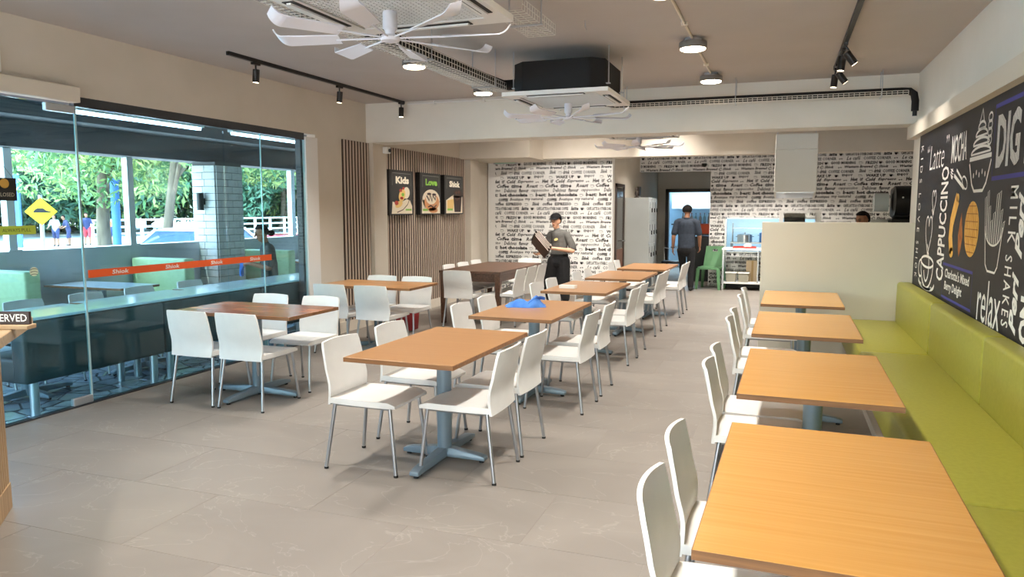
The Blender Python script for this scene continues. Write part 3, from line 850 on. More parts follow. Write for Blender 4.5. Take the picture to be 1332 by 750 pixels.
# centre row
MT = [(-2.0, 4.22), (-1.985, 6.015), (-2.0, 7.96), (-1.93, 9.55), (-1.86, 11.15)]
mt_lab = ['bare brown laminate table at the front of the centre row', 'brown laminate table with a crumpled blue cloth on it', 'brown laminate table with a small white box on it',
          'brown laminate table fourth back in the centre row', 'brown laminate table last in the centre row beside the lockers']
mt0 = place(make_table(mt_lab[0], M_lam_dim), *MT[0], -1)
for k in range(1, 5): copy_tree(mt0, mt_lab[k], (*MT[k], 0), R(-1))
where = ['front bare centre table', 'centre table with the blue cloth', 'centre table with the small white box', 'fourth centre table', 'last centre table beside the lockers']
spots = [([4.0, 4.63], [4.09, 4.62], -2.355, -1.775), ([5.83, 6.42], [5.72, 6.33], -2.33, -1.66), ([7.78, 8.36], [7.66, 8.18], -2.28, -1.68), ([9.35, 9.95], [9.53, 10.02], -2.24, -1.70), ([11.25, 11.72], [11.30, 11.76], -2.2, -1.63)]
for k, (lf, rg, xl, xr) in enumerate(spots):
    for j, y in enumerate(lf): chair(xl, y, -90 + random.uniform(-2, 2), f'white chair at the left, {["nearer","farther"][j]} seat of the {where[k]}')
    for j, y in enumerate(rg): chair(xr, y, 90 + random.uniform(-2, 2), f'white chair at the right, {["nearer","farther"][j]} seat of the {where[k]}')

# left tables, turned a quarter
lt1 = place(make_table('walnut plank-patterned table beside the glass shopfront', M_walnut, 1.2, .7, arms=(.41, .41)), -4.24, 5.18, 0)
for j, x in enumerate((-4.51, -4.02)): chair(x, 4.935, 0, f'white chair seen from behind, {["left","right"][j]} one at the walnut table')
for j, x in enumerate((-4.62, -4.05)): chair(x, 5.60, 180, f'white chair across the walnut table facing the camera, {["left","right"][j]} one')
lt2 = place(make_table('striped light oak table beside the slatted wall', M_oakp, 1.2, .7, arms=(.41, .41)), -4.36, 7.44, 0)
for j, x in enumerate((-4.66, -4.14)): chair(x, 7.17, 0, f'white chair seen from behind, {["left","right"][j]} one at the striped oak table')
for j, x in enumerate((-4.63, -4.15)): chair(x, 7.75, 180, f'white chair across the striped oak table facing the camera, {["left","right"][j]} one')

# big dark table
t = thing('dining_table', 'large dark brown wooden table with square legs by the posters', 'table', (-4.05, 10.32, 0))
MB().box(-.46, .46, -.93, .93, .715, .75).build('top', M_dark, t, (.003, 1))
MB().box(-.41, .41, -.86, -.835, .60, .715).box(-.41, .41, .835, .86, .60, .715).box(-.41, -.385, -.86, .86, .60, .715).box(.385, .41, -.86, .86, .60, .715).build('apron', M_dark, t)
for sx in (-1, 1):
    for sy in (-1, 1):
        MB().prism([(-.04,-.04),(.04,-.04),(.04,.04),(-.04,.04)], 0, .715, lambda a, b, h, sx=sx, sy=sy: (sx*.415 + a*(.75+.25*h/.7), sy*.885 + b*(.75+.25*h/.7), h)).build('leg', M_dark, t, (.004, 1))
chair(-4.08, 9.30, 0, 'white chair seen from behind at the near end of the dark table')
chair(-3.95, 11.45, 180, 'white chair at the far end of the dark table')
for j, y in enumerate((9.62, 10.10, 10.58)): chair(-3.63, y, 90, f'white chair on the right of the dark table, {["nearest","middle","farthest"][j]} of three')
for j, y in enumerate((9.98, 10.50, 11.02)): chair(-4.37, y, -90, f'white chair tucked behind the dark table, {["nearest","middle","farthest"][j]} of three')

# things on tables
def cloth():
    rng = random.Random(5)
    t = thing('cloth', 'crumpled blue cleaning cloth on the second centre table', 'cloth', (-2.10, 6.12, .75), R(20))
    def top(u, v):
        x = (u-.5)*.34; y = (v-.5)*.2
        e = min(1, 5*min(u, 1-u))*min(1, 4*min(v, 1-v))
        h = .028 + .03*abs(math.sin(7*u + 3*v)) + .045*math.exp(-((u-.78)/.14)**2)*(1 - .4*v) - .02*math.exp(-((u-.55)/.05)**2)
        return (x + .012*math.sin(9*v), y + .015*math.sin(8*u), .004 + e*h)
    MB().sheet(top, lambda u, v: (top(u, v)[0], top(u, v)[1], .0005), 22, 12).build('folded_layer', M_cloth, t)
    def flap(u, v, d=0):
        return (.02 + .15*u, -.03 + .1*(v-.5)*(1-.7*u), .035 + .06*math.sin(u*2.2)*(1-.5*v) + d)
    MB().sheet(lambda u, v: flap(u, v, .003), lambda u, v: flap(u, v, -.003), 10, 6).build('loose_fold', M_cloth, t)
cloth()
t = thing('box', 'small white box lying on the third centre table', 'box', (-2.16, 7.72, .75), R(-6))
MB().box(-.09, .09, -.04, .04, 0, .022).build('tray', M_white, t, (.003, 1))
MB().box(-.092, .092, -.042, .042, .018, .034).build('lid', M_white, t, (.003, 1))
t = thing('bin', 'small dark red bin on the floor behind the striped oak table', 'bin', (-4.62, 8.62, 0))
MB().prism([(-.14,-.11),(.14,-.11),(.14,.11),(-.14,.11)], .02, .28, lambda a, b, h: (a*(.85+.5*h), b*(.85+.5*h), h)).build('bucket', M_red, t, (.01, 2))
MB().box(-.15, .15, -.12, .12, .28, .30).build('rim', M_red, t, (.005, 1))

# ------------------------------------------------------------------ banquette
t = thing('banquette', 'long lime green leatherette banquette under the mural', 'banquette', (0,0,0))
seams_s = [8.49, 6.57, 3.24, .1, -2.0]; seams_b = [8.49, 6.65, 4.99, 3.33, 1.67, .0]
for a, b in zip(seams_s[:-1], seams_s[1:]):
    MB().box(.635, 1.15, b + .003, a - .003, .20, .452).build('seat_cushion', M_green, t, (.022, 3))
for a, b in zip(seams_b[:-1], seams_b[1:]):
    MB().box(1.14, 1.278, b + .003, a - .003, .30, .86).build('back_cushion', M_green, t, (.03, 4))
MB().box(.72, 1.278, -2.0, 8.49, 0, .2).build('plinth', mat('dark_plinth', (46,40,36), .7), t)
struct(MB().box(.66, .72, -2.0, 8.49, 0, .07).build('baseboard_bench', M_trimw), 'pale skirting kerb in front of the banquette')

# ------------------------------------------------------------------ mural
mu = thing('mural', 'black chalkboard-style food and coffee mural on the right wall', 'mural', (0,0,0))
bbox3('board', XR - .022, XR, -1.0, 8.47, .80, 2.33, M_mural, mu)
MX = XR - .0235
fm = lambda a, b, c: (MX - c, -a, b)         # a = -Y so that writing runs toward the camera
def mtxt(name, body, ya, yb, z0, z1, rot=0, m=M_chalk, **kw):
    """box from Y=ya (far, left) to Y=yb (near, right)"""
    q = MB(); put_text(q, body, fm, -ya, z0, ya - yb, z1 - z0, rot, **kw)
    return q.build(name, m, mu, fix=False)
for _b, _z0, _z1 in (('KIDS', 1.86, 2.22), ('LOVE', 1.38, 1.76), ('SHIOK', .93, 1.29)): mtxt('lettering', _b, 8.36, 8.24, _z0, _z1, -90, spacing=1.9)
for _b, _ya, _yb, _z0, _z1 in (('“', 8.00, 7.90, 2.13, 2.20), ('Latte', 7.86, 7.22, 1.96, 2.18), ('”', 7.16, 7.06, 2.15, 2.22)): mtxt('lettering', _b, _ya, _yb, _z0, _z1, 0, shear=.15, offset=-.012)
mtxt('lettering', 'CAPPUCCINO', 7.27, 6.98, 1.0, 1.96, 90, offset=.02)
mtxt('lettering', 'MOCHA', 6.93, 6.40, 1.97, 2.19, 0, offset=.015)
mtxt('lettering', 'MILK', 5.18, 5.03, 1.40, 1.74, -90, offset=.005, spacing=1.5)
mtxt('lettering', 'SHAKES', 5.20, 5.06, .90, 1.33, -90, offset=.005, spacing=1.4)
mtxt('lettering', 'relax', 5.80, 5.24, .85, 1.14, 0, shear=.05)
mtxt('lettering', 'Peri', 5.02, 4.88, 1.32, 1.70, 90, shear=.35, offset=.035)
mtxt('lettering', 'Peri', 5.04, 4.90, .88, 1.24, 90, shear=.35, offset=.035)
mtxt('lettering', 'ON', 4.84, 4.66, .86, 1.12, 90, offset=.05)
mtxt('lettering', "Charlotte's Mixed", 6.90, 6.06, 1.05, 1.125, 0, offset=.02, shear=.1)
mtxt('lettering', 'Berry Delight', 6.90, 6.28, .93, 1.02, 0, offset=.02, shear=.1)
q = MB()
def frame_rect(q, ya, yb, z0, z1, w): ribbon(q, [(-ya, z0), (-yb, z0), (-yb, z1), (-ya, z1)], w, fm, closed=True)
frame_rect(q, 6.99, 5.98, .885, 1.155, .022); q.build('blue_frame', M_blue, mu, fix=False)
q = MB(); frame_rect(q, 5.64, 3.6, 1.80, 2.26, .028); q.build('blue_frame', M_blue, mu, fix=False)
# DIG IN: tall striped capitals
q = MB(); put_text(q, 'DIG', fm, -5.57, 1.86, .50, .34, offset=.035); q.build('striped_lettering', M_chalk, mu, fix=False)
q = MB(); put_text(q, 'IN', fm, -4.97, 1.86, .36, .34, offset=.035); q.build('striped_lettering', M_chalk, mu, fix=False)
q = MB()
for k in range(46): ribbon(q, [(-5.56 + k*.021, 1.86), (-5.552 + k*.021, 2.20)], .004, fm, hgt=.001)
q.build('letter_stripes', M_mural, mu, fix=False)
# latte cup with steam hearts
q = MB(); W_ = .022
cy_, cz = 7.72, 1.02
ribbon(q, arc(-cy_, cz + .10, .30, .05, 0, 360, 24), W_, fm, closed=True)
ribbon(q, [(-cy_ - .30, cz + .10)] + arc(-cy_, cz + .10, .30, .24, 180, 360, 16), W_, fm)
ribbon(q, arc(-cy_ - .32, cz + .02, .1, .08, 60, 300, 12), W_, fm)
ribbon(q, arc(-cy_, cz - .09, .38, .06, 170, 370, 20), W_*1.3, fm)
ribbon(q, arc(-cy_, cz - .11, .26, .04, 180, 360, 16), W_, fm)
ribbon(q, arc(-cy_ - .02, cz + .06, .12, .14, 200, 430, 14), W_, fm)
def heart(cx, cz_, s):
    pts = []
    for k in range(29):
        a = 2*math.pi*k/28
        pts.append((cx + s*.06*(16*math.sin(a)**3)/16*1.6, cz_ + s*.06*(13*math.cos(a)-5*math.cos(2*a)-2*math.cos(3*a)-math.cos(4*a))/16*2.2))
    ribbon(q, pts, .016, fm)
heart(-7.72, 1.38, 1.6); heart(-7.55, 1.68, .9)
ribbon(q, [(-7.72, 1.20), (-7.70, 1.24), (-7.76, 1.28)], .016, fm)
ribbon(q, [(-7.60, 1.50), (-7.56, 1.55), (-7.62, 1.60)], .016, fm)
q.build('coffee_cup_drawing', M_chalk, mu, fix=False)
# sundae in a bowl
q = MB(); c0 = -5.98
ribbon(q, [(c0-.30, 1.96), (c0+.30, 1.96)], .03, fm)
ribbon(q, [(c0-.30, 1.93), (c0-.20, 1.78), (c0-.12, 1.73), (c0+.12, 1.73), (c0+.20, 1.78), (c0+.30, 1.93)], .022, fm)
for k, (w, z) in enumerate(((.27, 1.99), (.22, 2.05), (.16, 2.11), (.10, 2.16))):
    ribbon(q, arc(c0, z, w, .045, 0, 180, 10), .018, fm); ribbon(q, [(c0-w, z), (c0+w, z)], .014, fm)
ribbon(q, [(c0-.07, 2.2), (c0+.0, 2.29), (c0+.05, 2.2)], .016, fm)
for k in range(5): disc(q, c0 - .16 + k*.08, 1.84 + .02*(k % 2), .014, .02, fm, n=8)
for k in range(4): ribbon(q, arc(c0 + .22, 2.06 + .05*k, .05, .03, 0, 360, 10), .014, fm, closed=True)
q.build('sundae_drawing', M_chalk, mu, fix=False)
# fork and spoon
q = MB()
ribbon(q, [(-6.42, 1.76), (-6.78, 1.87)], .03, fm); ribbon(q, arc(-6.84, 1.885, .06, .035, 90, 270, 8, 0), .018, fm)
for k in (-1, 0, 1): ribbon(q, [(-6.82, 1.88 + k*.022), (-6.92, 1.905 + k*.022)], .010, fm)
ribbon(q, [(-6.70, 1.91), (-6.50, 1.83)], .022, fm); ribbon(q, arc(-6.40, 1.80, .09, .04, 0, 360, 14, -20), .014, fm, closed=True)
q.build('cutlery_drawing', M_chalk, mu, fix=False)
# three biscuits
q = MB()
ribbon(q, [(-6.72 , 1.26), (-6.78, 1.38), (-6.76, 1.50), (-6.68, 1.60), (-6.60, 1.69)], .13, fm); disc(q, -6.72, 1.26, .066, .04, fm); disc(q, -6.60, 1.69, .05, .035, fm, n=12)
disc(q, -6.10, 1.46, .21, .20, fm, n=26, rot=8)
q.build('biscuit_drawing', M_bisc, mu, fix=False)
q = MB(); pts = [(-6.45, 1.24), (-6.40, 1.30), (-6.36, 1.40), (-6.40, 1.50), (-6.43, 1.58), (-6.47, 1.50), (-6.51, 1.40), (-6.49, 1.30)]
q.add([fm(a, b, 0) for a, b in pts], [tuple(range(8))]); q.build('biscuit_drawing', M_bisc2, mu, fix=False)
q = MB()
for k in range(-3, 4):
    h = .20*math.sqrt(max(0, 1 - (k*.055/.21)**2)); ribbon(q, [(-6.10 + k*.055, 1.46 - h*.9), (-6.10 + k*.055, 1.46 + h*.9)], .006, fm, hgt=.0008)
for k in range(-3, 4):
    h = .21*math.sqrt(max(0, 1 - (k*.055/.20)**2)); ribbon(q, [(-6.10 - h*.9, 1.46 + k*.055), (-6.10 + h*.9, 1.46 + k*.055)], .006, fm, hgt=.0008)
q.build('biscuit_grid_lines', M_bisc2, mu, fix=False)
# fries in a cup
q = MB()
ribbon(q, [(-5.72, 1.47), (-5.66, 1.24), (-5.60, 1.20), (-5.42, 1.20), (-5.37, 1.24), (-5.30, 1.47)], .014, fm)
ribbon(q, arc(-5.51, 1.49, .21, .12, 180, 360, 14), .014, fm)
rng = random.Random(2)
for k in range(9):
    x0 = -5.70 + k*.046; dx = (k-4)*.012; top_ = 1.62 + .10*math.sin(k*1.3+.6)
    zb = 1.49 - .11*math.sqrt(max(0, 1 - ((x0+5.51)/.22)**2))
    ribbon(q, [(x0-.014, zb), (x0-.014+dx, top_), (x0+.020+dx, top_+.012), (x0+.020, zb)], .009, fm)
q.build('fries_drawing', M_chalk, mu, fix=False)

# ------------------------------------------------------------------ posters
fp0 = XL + .095
def poster(yc, wid, word, wm, label, art):
    t = thing('poster', label, 'poster', (0,0,0), 0, 'framed menu posters on the slats')
    z0, z1 = 1.52, 2.17; y0, y1 = yc - wid/2, yc + wid/2
    bbox3('frame_box', XL + .023, fp0, y0, y1, z0, z1, M_blackm, t, (.004, 1))
    fn = lambda a, b, c: (fp0 + .0012 + c, y0 + a*wid, z0 + b*(z1-z0))
    def poly(name, pts, m, h): q = MB(); q.add([fn(a, b, h) for a, b in pts], [tuple(range(len(pts)))]); q.build(name, m, t, fix=False)
    poly('print', [(.06,.03),(.95,.03),(.95,.97),(.06,.97)], mat_pgrey, 0)
    q = MB(); ribbon(q, [(.12,.66),(.12,.93),(.90,.93),(.90,.66)], .012, fn, hgt=.0006); q.build('thin_border', mat_pline, t, fix=False)
    q = MB(); put_text(q, word, fn, .26, .70, .56, .16, hgt=.0008, offset=.05); q.build('lettering', wm, t, fix=False)
    art(t, fn)
mat_pgrey = mat('poster_charcoal', (40,40,38), .4)
mat_pline = mat('poster_line', (130,128,124), .4)
mat_cream = mat('poster_cream', (240,226,200), .4)
mat_lgreen = mat('poster_leaf_green', (136,190,70), .4)
mat_prb = mat('poster_brown', (92,54,38), .4)
mat_pch = mat('poster_chocolate', (52,34,28), .4)
mat_por = mat('poster_orange', (216,150,96), .4)
mat_pred = mat('poster_red', (190,62,40), .4)
mat_pyel = mat('poster_yellow', (238,200,120), .4)
def P_(t, name, m, fn, items):
    q = MB()
    for it in items:
        if it[0] == 'd': disc(q, *it[1:5], fn, hgt=it[5], n=22, rot=it[6] if len(it) > 6 else 0)
        elif it[0] == 'p': q.add([fn(a, b, it[2]) for a, b in it[1]], [tuple(range(len(it[1])))])
        elif it[0] == 'r': ribbon(q, it[1], it[2], fn, hgt=it[3])
    q.build(name, m, t, fix=False)
def art_kids(t, fn):
    P_(t, 'plate_print', mat_cream, fn, [('p', [(.08,.03),(.95,.03),(.95,.20),(.86,.33),(.72,.36),(.5,.30),(.3,.26),(.12,.30)], .0010), ('d', .70,.50,.15,.13,.0011,20)])
    P_(t, 'sandwich_print', mat_pyel, fn, [('d', .52,.44,.16,.12,.0014,40), ('d', .38,.24,.16,.07,.0014,15)])
    P_(t, 'berry_print', mat_pred, fn, [('d', .46,.55,.06,.035,.0018), ('d', .28,.27,.08,.05,.0018), ('d', .58,.60,.05,.03,.0018), ('d', .50,.38,.07,.03,.0018)])
    P_(t, 'salad_print', mat_lgreen, fn, [('d', .55,.46,.06,.04,.0020)])
    P_(t, 'leaf_print', mat_lgreen, fn, [('p', [(.66,.10),(.92,.10),(.92,.14),(.66,.14)], .0020)])
    P_(t, 'dark_rim_print', mat_prb, fn, [('r', [(.3,.06),(.55,.12),(.75,.24),(.85,.38)], .02, .0022)])
def art_love(t, fn):
    P_(t, 'plate_print', mat_cream, fn, [('d', .52,.36,.42,.25,.0010), ('p', [(.08,.03),(.95,.03),(.95,.30),(.08,.36)], .0010)])
    P_(t, 'waffle_print', mat_por, fn, [('d', .55,.30,.36,.21,.0014), ('d', .62,.11,.22,.07,.0014)])
    P_(t, 'cream_print', mat_cream, fn, [('d', .52,.40,.26,.15,.0018)])
    P_(t, 'sauce_print', mat_pch, fn, [('r', [(.30,.46),(.42,.34),(.46,.48),(.56,.32),(.60,.46),(.72,.36),(.74,.46)], .05, .0022), ('r', [(.36,.18),(.5,.22),(.64,.17),(.78,.24)], .03, .0022), ('d', .42,.50,.1,.03,.0021), ('d', .66,.49,.1,.03,.0021)])
    P_(t, 'leaf_print', mat_lgreen, fn, [('p', [(.12,.09),(.36,.09),(.36,.14),(.12,.14)], .0022)])
def art_shiok(t, fn):
    P_(t, 'backdrop_print', mat_cream, fn, [('p', [(.08,.03),(.95,.03),(.95,.46),(.5,.52),(.08,.36)], .0010)])
    P_(t, 'mango_glass_print', mat_pyel, fn, [('p', [(.14,.14),(.46,.14),(.50,.40),(.14,.36)], .0014)])
    P_(t, 'chocolate_drink_print', mat_pch, fn, [('p', [(.52,.06),(.86,.06),(.92,.48),(.46,.48)], .0018), ('d', .70,.54,.24,.12,.0018)])
    P_(t, 'topping_print', mat_prb, fn, [('d', .62,.56,.06,.04,.0022), ('d', .76,.58,.06,.04,.0022), ('r', [(.54,.44),(.66,.36),(.8,.44)], .03, .0022)])
    P_(t, 'leaf_print', mat_lgreen, fn, [('p', [(.14,.10),(.42,.10),(.42,.15),(.14,.15)], .0022)])
mat_wtxt = mat('poster_white_letters', (244,236,214), .4)
poster(9.70, .72, 'Kids', mat_wtxt, 'black framed poster reading Kids with a sandwich plate', art_kids)
poster(10.66, .74, 'Love', mat_lgreen, 'black framed poster reading Love with a waffle dessert', art_love)
poster(11.55, .76, 'Shiok', mat_wtxt, 'black framed poster reading Shiok with a chocolate drink', art_shiok)

# small wall fittings
t = thing('security_camera', 'small white security camera at the top of the pillar', 'camera', (-5.255, 9.25, 2.42))
MB().box(-.02, .06, -.05, .05, -.04, .05).build('housing', M_white, t, (.01, 2)); MB().cyl((.06,0,0), (.075,0,0), .025, n=14).build('lens', M_black, t)
t = thing('exit_sign', 'green and white illuminated exit sign above the shopfront', 'exit sign', (XL, 3.73, 2.675))
bbox3('case', 0, .03, -.22, .14, -.09, .09, M_white, t, (.006, 1))
bbox3('face', .03, .034, -.20, .12, -.075, .075, mat('exit_green', (16,110,80), .5), t)
bbox3('pictogram', .034, .036, -.02, .10, -.06, .06, mat('exit_white', (235,255,245), .5, emit=((210,255,235), 1.2)), t)
t = thing('wall_panel_light', 'small glass emergency sign hanging at the lettered wall', 'sign', (-4.95, 13.22, 2.50))
bbox3('case', -.24, .24, 0, .05, -.045, .06, M_alu, t, (.004, 1)); bbox3('face', -.2, .2, -.004, 0, -.035, .03, mat('sign_pale_green', (180,220,196), .4), t)

# ------------------------------------------------------------------ host podium at the left edge
pd = thing('podium', 'slatted wooden host podium at the left edge of the photo', 'podium', (-3.83, 2.86, 0), R(43))
# local: corner at origin, long side runs along -Y, body lies toward -X
MB().box(-.75, 0, -2.2, 0, .965, 1.02).build('top', M_podtop, pd, (.004, 1))
MB().box(-.70, -.16, -2.15, -.10, .0, .965).build('carcass', M_podium, pd)
MB().box(-.16, -.135, -2.15, -.10, .0, .14).build('kickboard', M_podium, pd, (.003, 1))
me = MB().box(-.16, -.140, -.016, .016, .14, .965).mesh('slat', M_podium, (.003, 1))
for k in range(50):
    o = link('slat', me, pd); o.location = (0, -.12 - k*.041, 0)
rs = thing('table_sign', 'dark brown RESERVED sign on a wooden base on the podium', 'sign', (-3.545, 2.515, 1.02), R(20))
MB().box(-.12, .12, -.035, .035, 0, .022).build('base', M_podtop, rs, (.003, 1))
MB().box(-.115, .115, -.008, .008, .022, .085).build('plate', M_sign, rs, (.002, 1))
q = MB(); put_text(q, 'RESERVED', lambda a, b, c: (a, -.0088 - c, b), -.102, .036, .204, .037, offset=.01); q.build('lettering', M_chalk, rs, fix=False)
t = thing('stapler', 'small black object lying on the podium top', 'gadget', (-3.56, 2.36, 1.02), R(20))
MB().ball((0,0,.014), (.06,.03,.0138), 16, 8).build('body', M_black, t)
# stickers on the shopfront door
def glass_card(name, label, cat, y0, y1, z0, z1, m, extra=None):
    t = thing(name, label, cat, (0,0,0)); bbox3('card', XL + .0065, XL + .010, y0, y1, z0, z1, m, t)
    if extra: extra(t)
def ex1(t):
    q = MB(); disc(q, 3.84, 1.79, .035, .035, fnL, hgt=0); q.build('gold_dot', mat('gold_print', (206,160,70), .4), t, fix=False)
    q = MB(); put_text(q, 'CLOSED', fnL, 3.78, 1.695, .13, .028); q.build('lettering', mat('pale_print', (200,190,170), .5), t, fix=False)
    MB().tube([(XL + .009, 3.80, 1.83), (XL + .012, 3.83, 1.93), (XL + .009, 3.91, 1.83)], .002, 4).build('string', M_black, t)
glass_card('hanging_sign', 'small black CLOSED sign with gold dot on the glass door', 'sign', 3.72, 3.93, 1.665, 1.83, M_black, ex1)
def ex2(t):
    q = MB(); put_text(q, 'ALWAYS PULL', fnL, 3.80, 1.435, .22, .026); q.build('lettering', mat('olive_print', (90,104,40), .5), t, fix=False)
glass_card('sticker', 'yellow-green lettered strip on the glass door', 'sticker', 3.76, 4.06, 1.415, 1.48, mat('yellow_green_sticker', (186,204,70), .5), ex2)
t = thing('sticker', 'round pale sticker low on the glass door', 'sticker', (0,0,0))
q = MB(); disc(q, 4.02, 1.13, .035, .035, fnL); q.build('disc', mat('pale_sticker', (214,222,190), .5), t, fix=False)
q = MB()
for k in range(3): ribbon(q, arc(4.02, 1.10 + .02*k, .03, .012, 20, 160, 6), .004, fnL, hgt=.0006)
q.build('stripes', M_dgrn, t, fix=False)

# ================================================================== KITCHEN AND CORRIDOR
# extractor hood hung behind the partition
t = thing('extractor_hood', 'cream box-shaped extractor hood hanging behind the partition', 'hood', (0, 0, 0))
MB().prism([(10.2, 1.825), (10.2, 2.36), (10.9, 2.36), (10.9, 1.76)], -.11, .40, lambda a, b, h: (h, a, b)).build('canopy', M_wallw, t, (.004, 1))
MB().prism([(10.2, 2.363), (10.2, 2.56), (10.9, 2.56), (10.9, 2.363)], -.108, .398, lambda a, b, h: (h, a, b)).build('duct_cover', M_wallw, t, (.004, 1))
MB().prism([(10.23, 1.815), (10.23, 1.822), (10.87, 1.763), (10.87, 1.755)], -.085, .375, lambda a, b, h: (h, a, b)).build('filter', M_alu, t)
for sx in (-.09, .38): MB().tube([(sx, 10.55, 2.55), (sx, 10.55, ZC)], .006, 6).build('hanging_rod', M_alu, t)
# serving window: steel surround, shelf, lit kitchen behind
sw = struct(MB().box(WX0, WX1, YK - .02, YK + .16, WZ1 - .03, WZ1).box(WX0, WX1, YK - .02, YK + .16, WZ0, WZ0 + .02).box(WX0, WX0 + .03, YK - .02, YK + .16, WZ0, WZ1).box(WX1 - .03, WX1, YK - .02, YK + .16, WZ0, WZ1).build('window_3', M_steel), 'blue-lit serving window into the kitchen')
bbox3('pane', WX0 + .03, WX1 - .03, YK + .06, YK + .068, 1.12, WZ1 - .03, M_clear, sw)
struct(MB().box(-1.3, 3.0, 18.40, 18.5, 0, 2.4).build('wall_kitchen_tiles', M_lblue), 'pale blue tiled wall inside the kitchen')
t = thing('kitchen_shelf', 'steel shelf with pots behind the serving window', 'shelf', (-.2, 17.2, 0))
MB().box(-.85, .85, -.25, .25, .86, .89).build('worktop', M_steel, t); MB().box(-.85, .85, .05, .25, 1.18, 1.2).build('upper_shelf', M_steel, t)
for sx in (-.83, .83):
    for sy in (-.23, .23): MB().cyl((sx, sy, 0), (sx, sy, .86 if sy < 0 else 1.3), .016, n=8).build('leg', M_steel, t)
def pot(x, y, z, r, h, m, lb):
    t = thing('cooking_pot', lb, 'pot', (x, y, z), 0, 'pots behind the serving window')
    MB().lathe([(0, 0), (r, 0), (r, h), (r*1.04, h+.004), (r*.96, h), (r*.95, .01), (0, .01)], 18).build('body', m, t)
    MB().lathe([(r*.98, h), (r*.6, h+.02), (.015, h+.025), (.015, h+.05), (0, h+.052)], 18).build('lid', m, t)
    for sg in (-1, 1): MB().tube([(sg*r, -.03, h*.75), (sg*(r+.03), -.02, h*.75), (sg*(r+.03), .02, h*.75), (sg*r, .03, h*.75)], .006, 6).build('handle', M_black, t)
pot(-.75, 17.05, .89, .16, .16, M_steel, 'wide steel pot at the left of the serving window')
pot(-.32, 17.05, .89, .13, .20, mat('blue_enamel', (70,120,180), .3), 'blue pot in the middle of the serving window')
pot(.05, 17.1, .89, .15, .14, M_black, 'black pot at the right of the serving window')
l = bpy.data.lights.new('kitchen_tube_light', 'AREA'); l.shape = 'RECTANGLE'; l.size = 1.2; l.size_y = .1; l.energy = 90; l.color = (.66, .86, 1.0)
kt = thing('tube_light', 'cool white tube light on the kitchen ceiling', 'tube light', (.2, 17.2, ZC))
MB().box(-.62, .62, -.05, .05, -.04, 0).build('batten', M_white, kt); MB().cyl((-.6, 0, -.055), (.6, 0, -.055), .014, n=10).build('tube', M_tube, kt)
lo = bpy.data.objects.new('kitchen_tube_light', l); COL.objects.link(lo); lo.parent = kt; lo.location = (0, 0, -.08)
# counter with shelf unit in front of the window
t = thing('serving_counter', 'steel-edged serving counter with open lower shelf by the green chair', 'counter', (-.52, 15.55, 0))
MB().box(-.58, .58, -.3, .3, .80, .835).build('worktop', M_white, t, (.003, 1))
MB().box(-.56, .56, -.28, .28, .13, .16).build('lower_shelf', M_white, t)
for sx in (-.55, .55):
    for sy in (-.27, .27): MB().box(sx-.018, sx+.018, sy-.018, sy+.018, 0, .80).build('leg', M_steel, t)
bbox3('back_panel', -.53, .53, .26, .275, 0, .13, M_black, t)
MB().box(.1, .12, -.28, .28, .16, .8).build('divider', M_steel, t)
t = thing('tray', 'red serving tray on the white counter', 'tray', (-.68, 15.50, .835))
MB().box(-.22, .22, -.16, .16, 0, .012).build('base', mat('red_tray', (176,52,44), .4), t)
MB().box(-.22, .22, -.16, -.15, .012, .03).box(-.22, .22, .15, .16, .012, .03).box(-.22, -.21, -.15, .15, .012, .03).box(.21, .22, -.15, .15, .012, .03).build('rim', MATS['red_tray'], t)
t = thing('napkin_box', 'white napkin box on the red tray', 'box', (-.62, 15.47, .848)); MB().box(-.07, .07, -.05, .05, 0, .06).build('carton', M_white, t, (.004, 1)); MB().box(-.04, .04, -.015, .015, .06, .085).build('napkin', M_paper, t)
for k, x in enumerate((-.92, -.68, -.22)):
    t = thing('storage_tub', f'clear storage tub on the lower shelf, {["left","middle","right"][k]} one', 'tub', (x, 15.45, .16), 0, 'tubs under the serving counter')
    MB().prism([(-.10,-.1),(.10,-.1),(.10,.1),(-.10,.1)], 0, .17, lambda a, b, h: (a*(.9+.6*h), b*(.9+.6*h), h)).build('body', mat('tub_%d' % k, (150,146,130), .3), t, (.008, 2)); MB().box(-.112, .112, -.112, .112, .17, .19).build('lid', M_white, t, (.004, 1))
t = thing('carton', 'brown cardboard carton on the lower shelf behind the tubs', 'box', (-.5, 15.62, .36)); t.location = (-.52, 15.66, .16)
MB().box(-.12, .12, -.1, .1, 0, .42).build('body', mat('cardboard', (196,176,144), .8), t, (.004, 1)); MB().box(-.02, .02, -.101, .101, .0, .421).build('tape', mat('parcel_tape', (170,140,90), .4), t)
# white framed display case over the window edge
t = thing('display_case', 'white framed display case showing above the partition', 'display case', (.24, 11.6, 0))
for sx in (-.25, .25):
    for sy in (-.18, .18): MB().box(sx-.028, sx+.028, sy-.028, sy+.028, .9, 1.56).build('post', M_white, t)
MB().box(-.285, .285, -.215, .215, 1.555, 1.59).build('lid', M_white, t, (.003, 1)); MB().box(-.27, .27, -.2, .2, .86, .9).build('base', M_white, t)
MB().box(-.21, .08, -.02, .14, .9, 1.545).build('dark_insert', M_black, t, (.02, 2))
MB().box(-.232, .232, -.185, -.181, .9, 1.56).build('glass_front', M_clear, t)
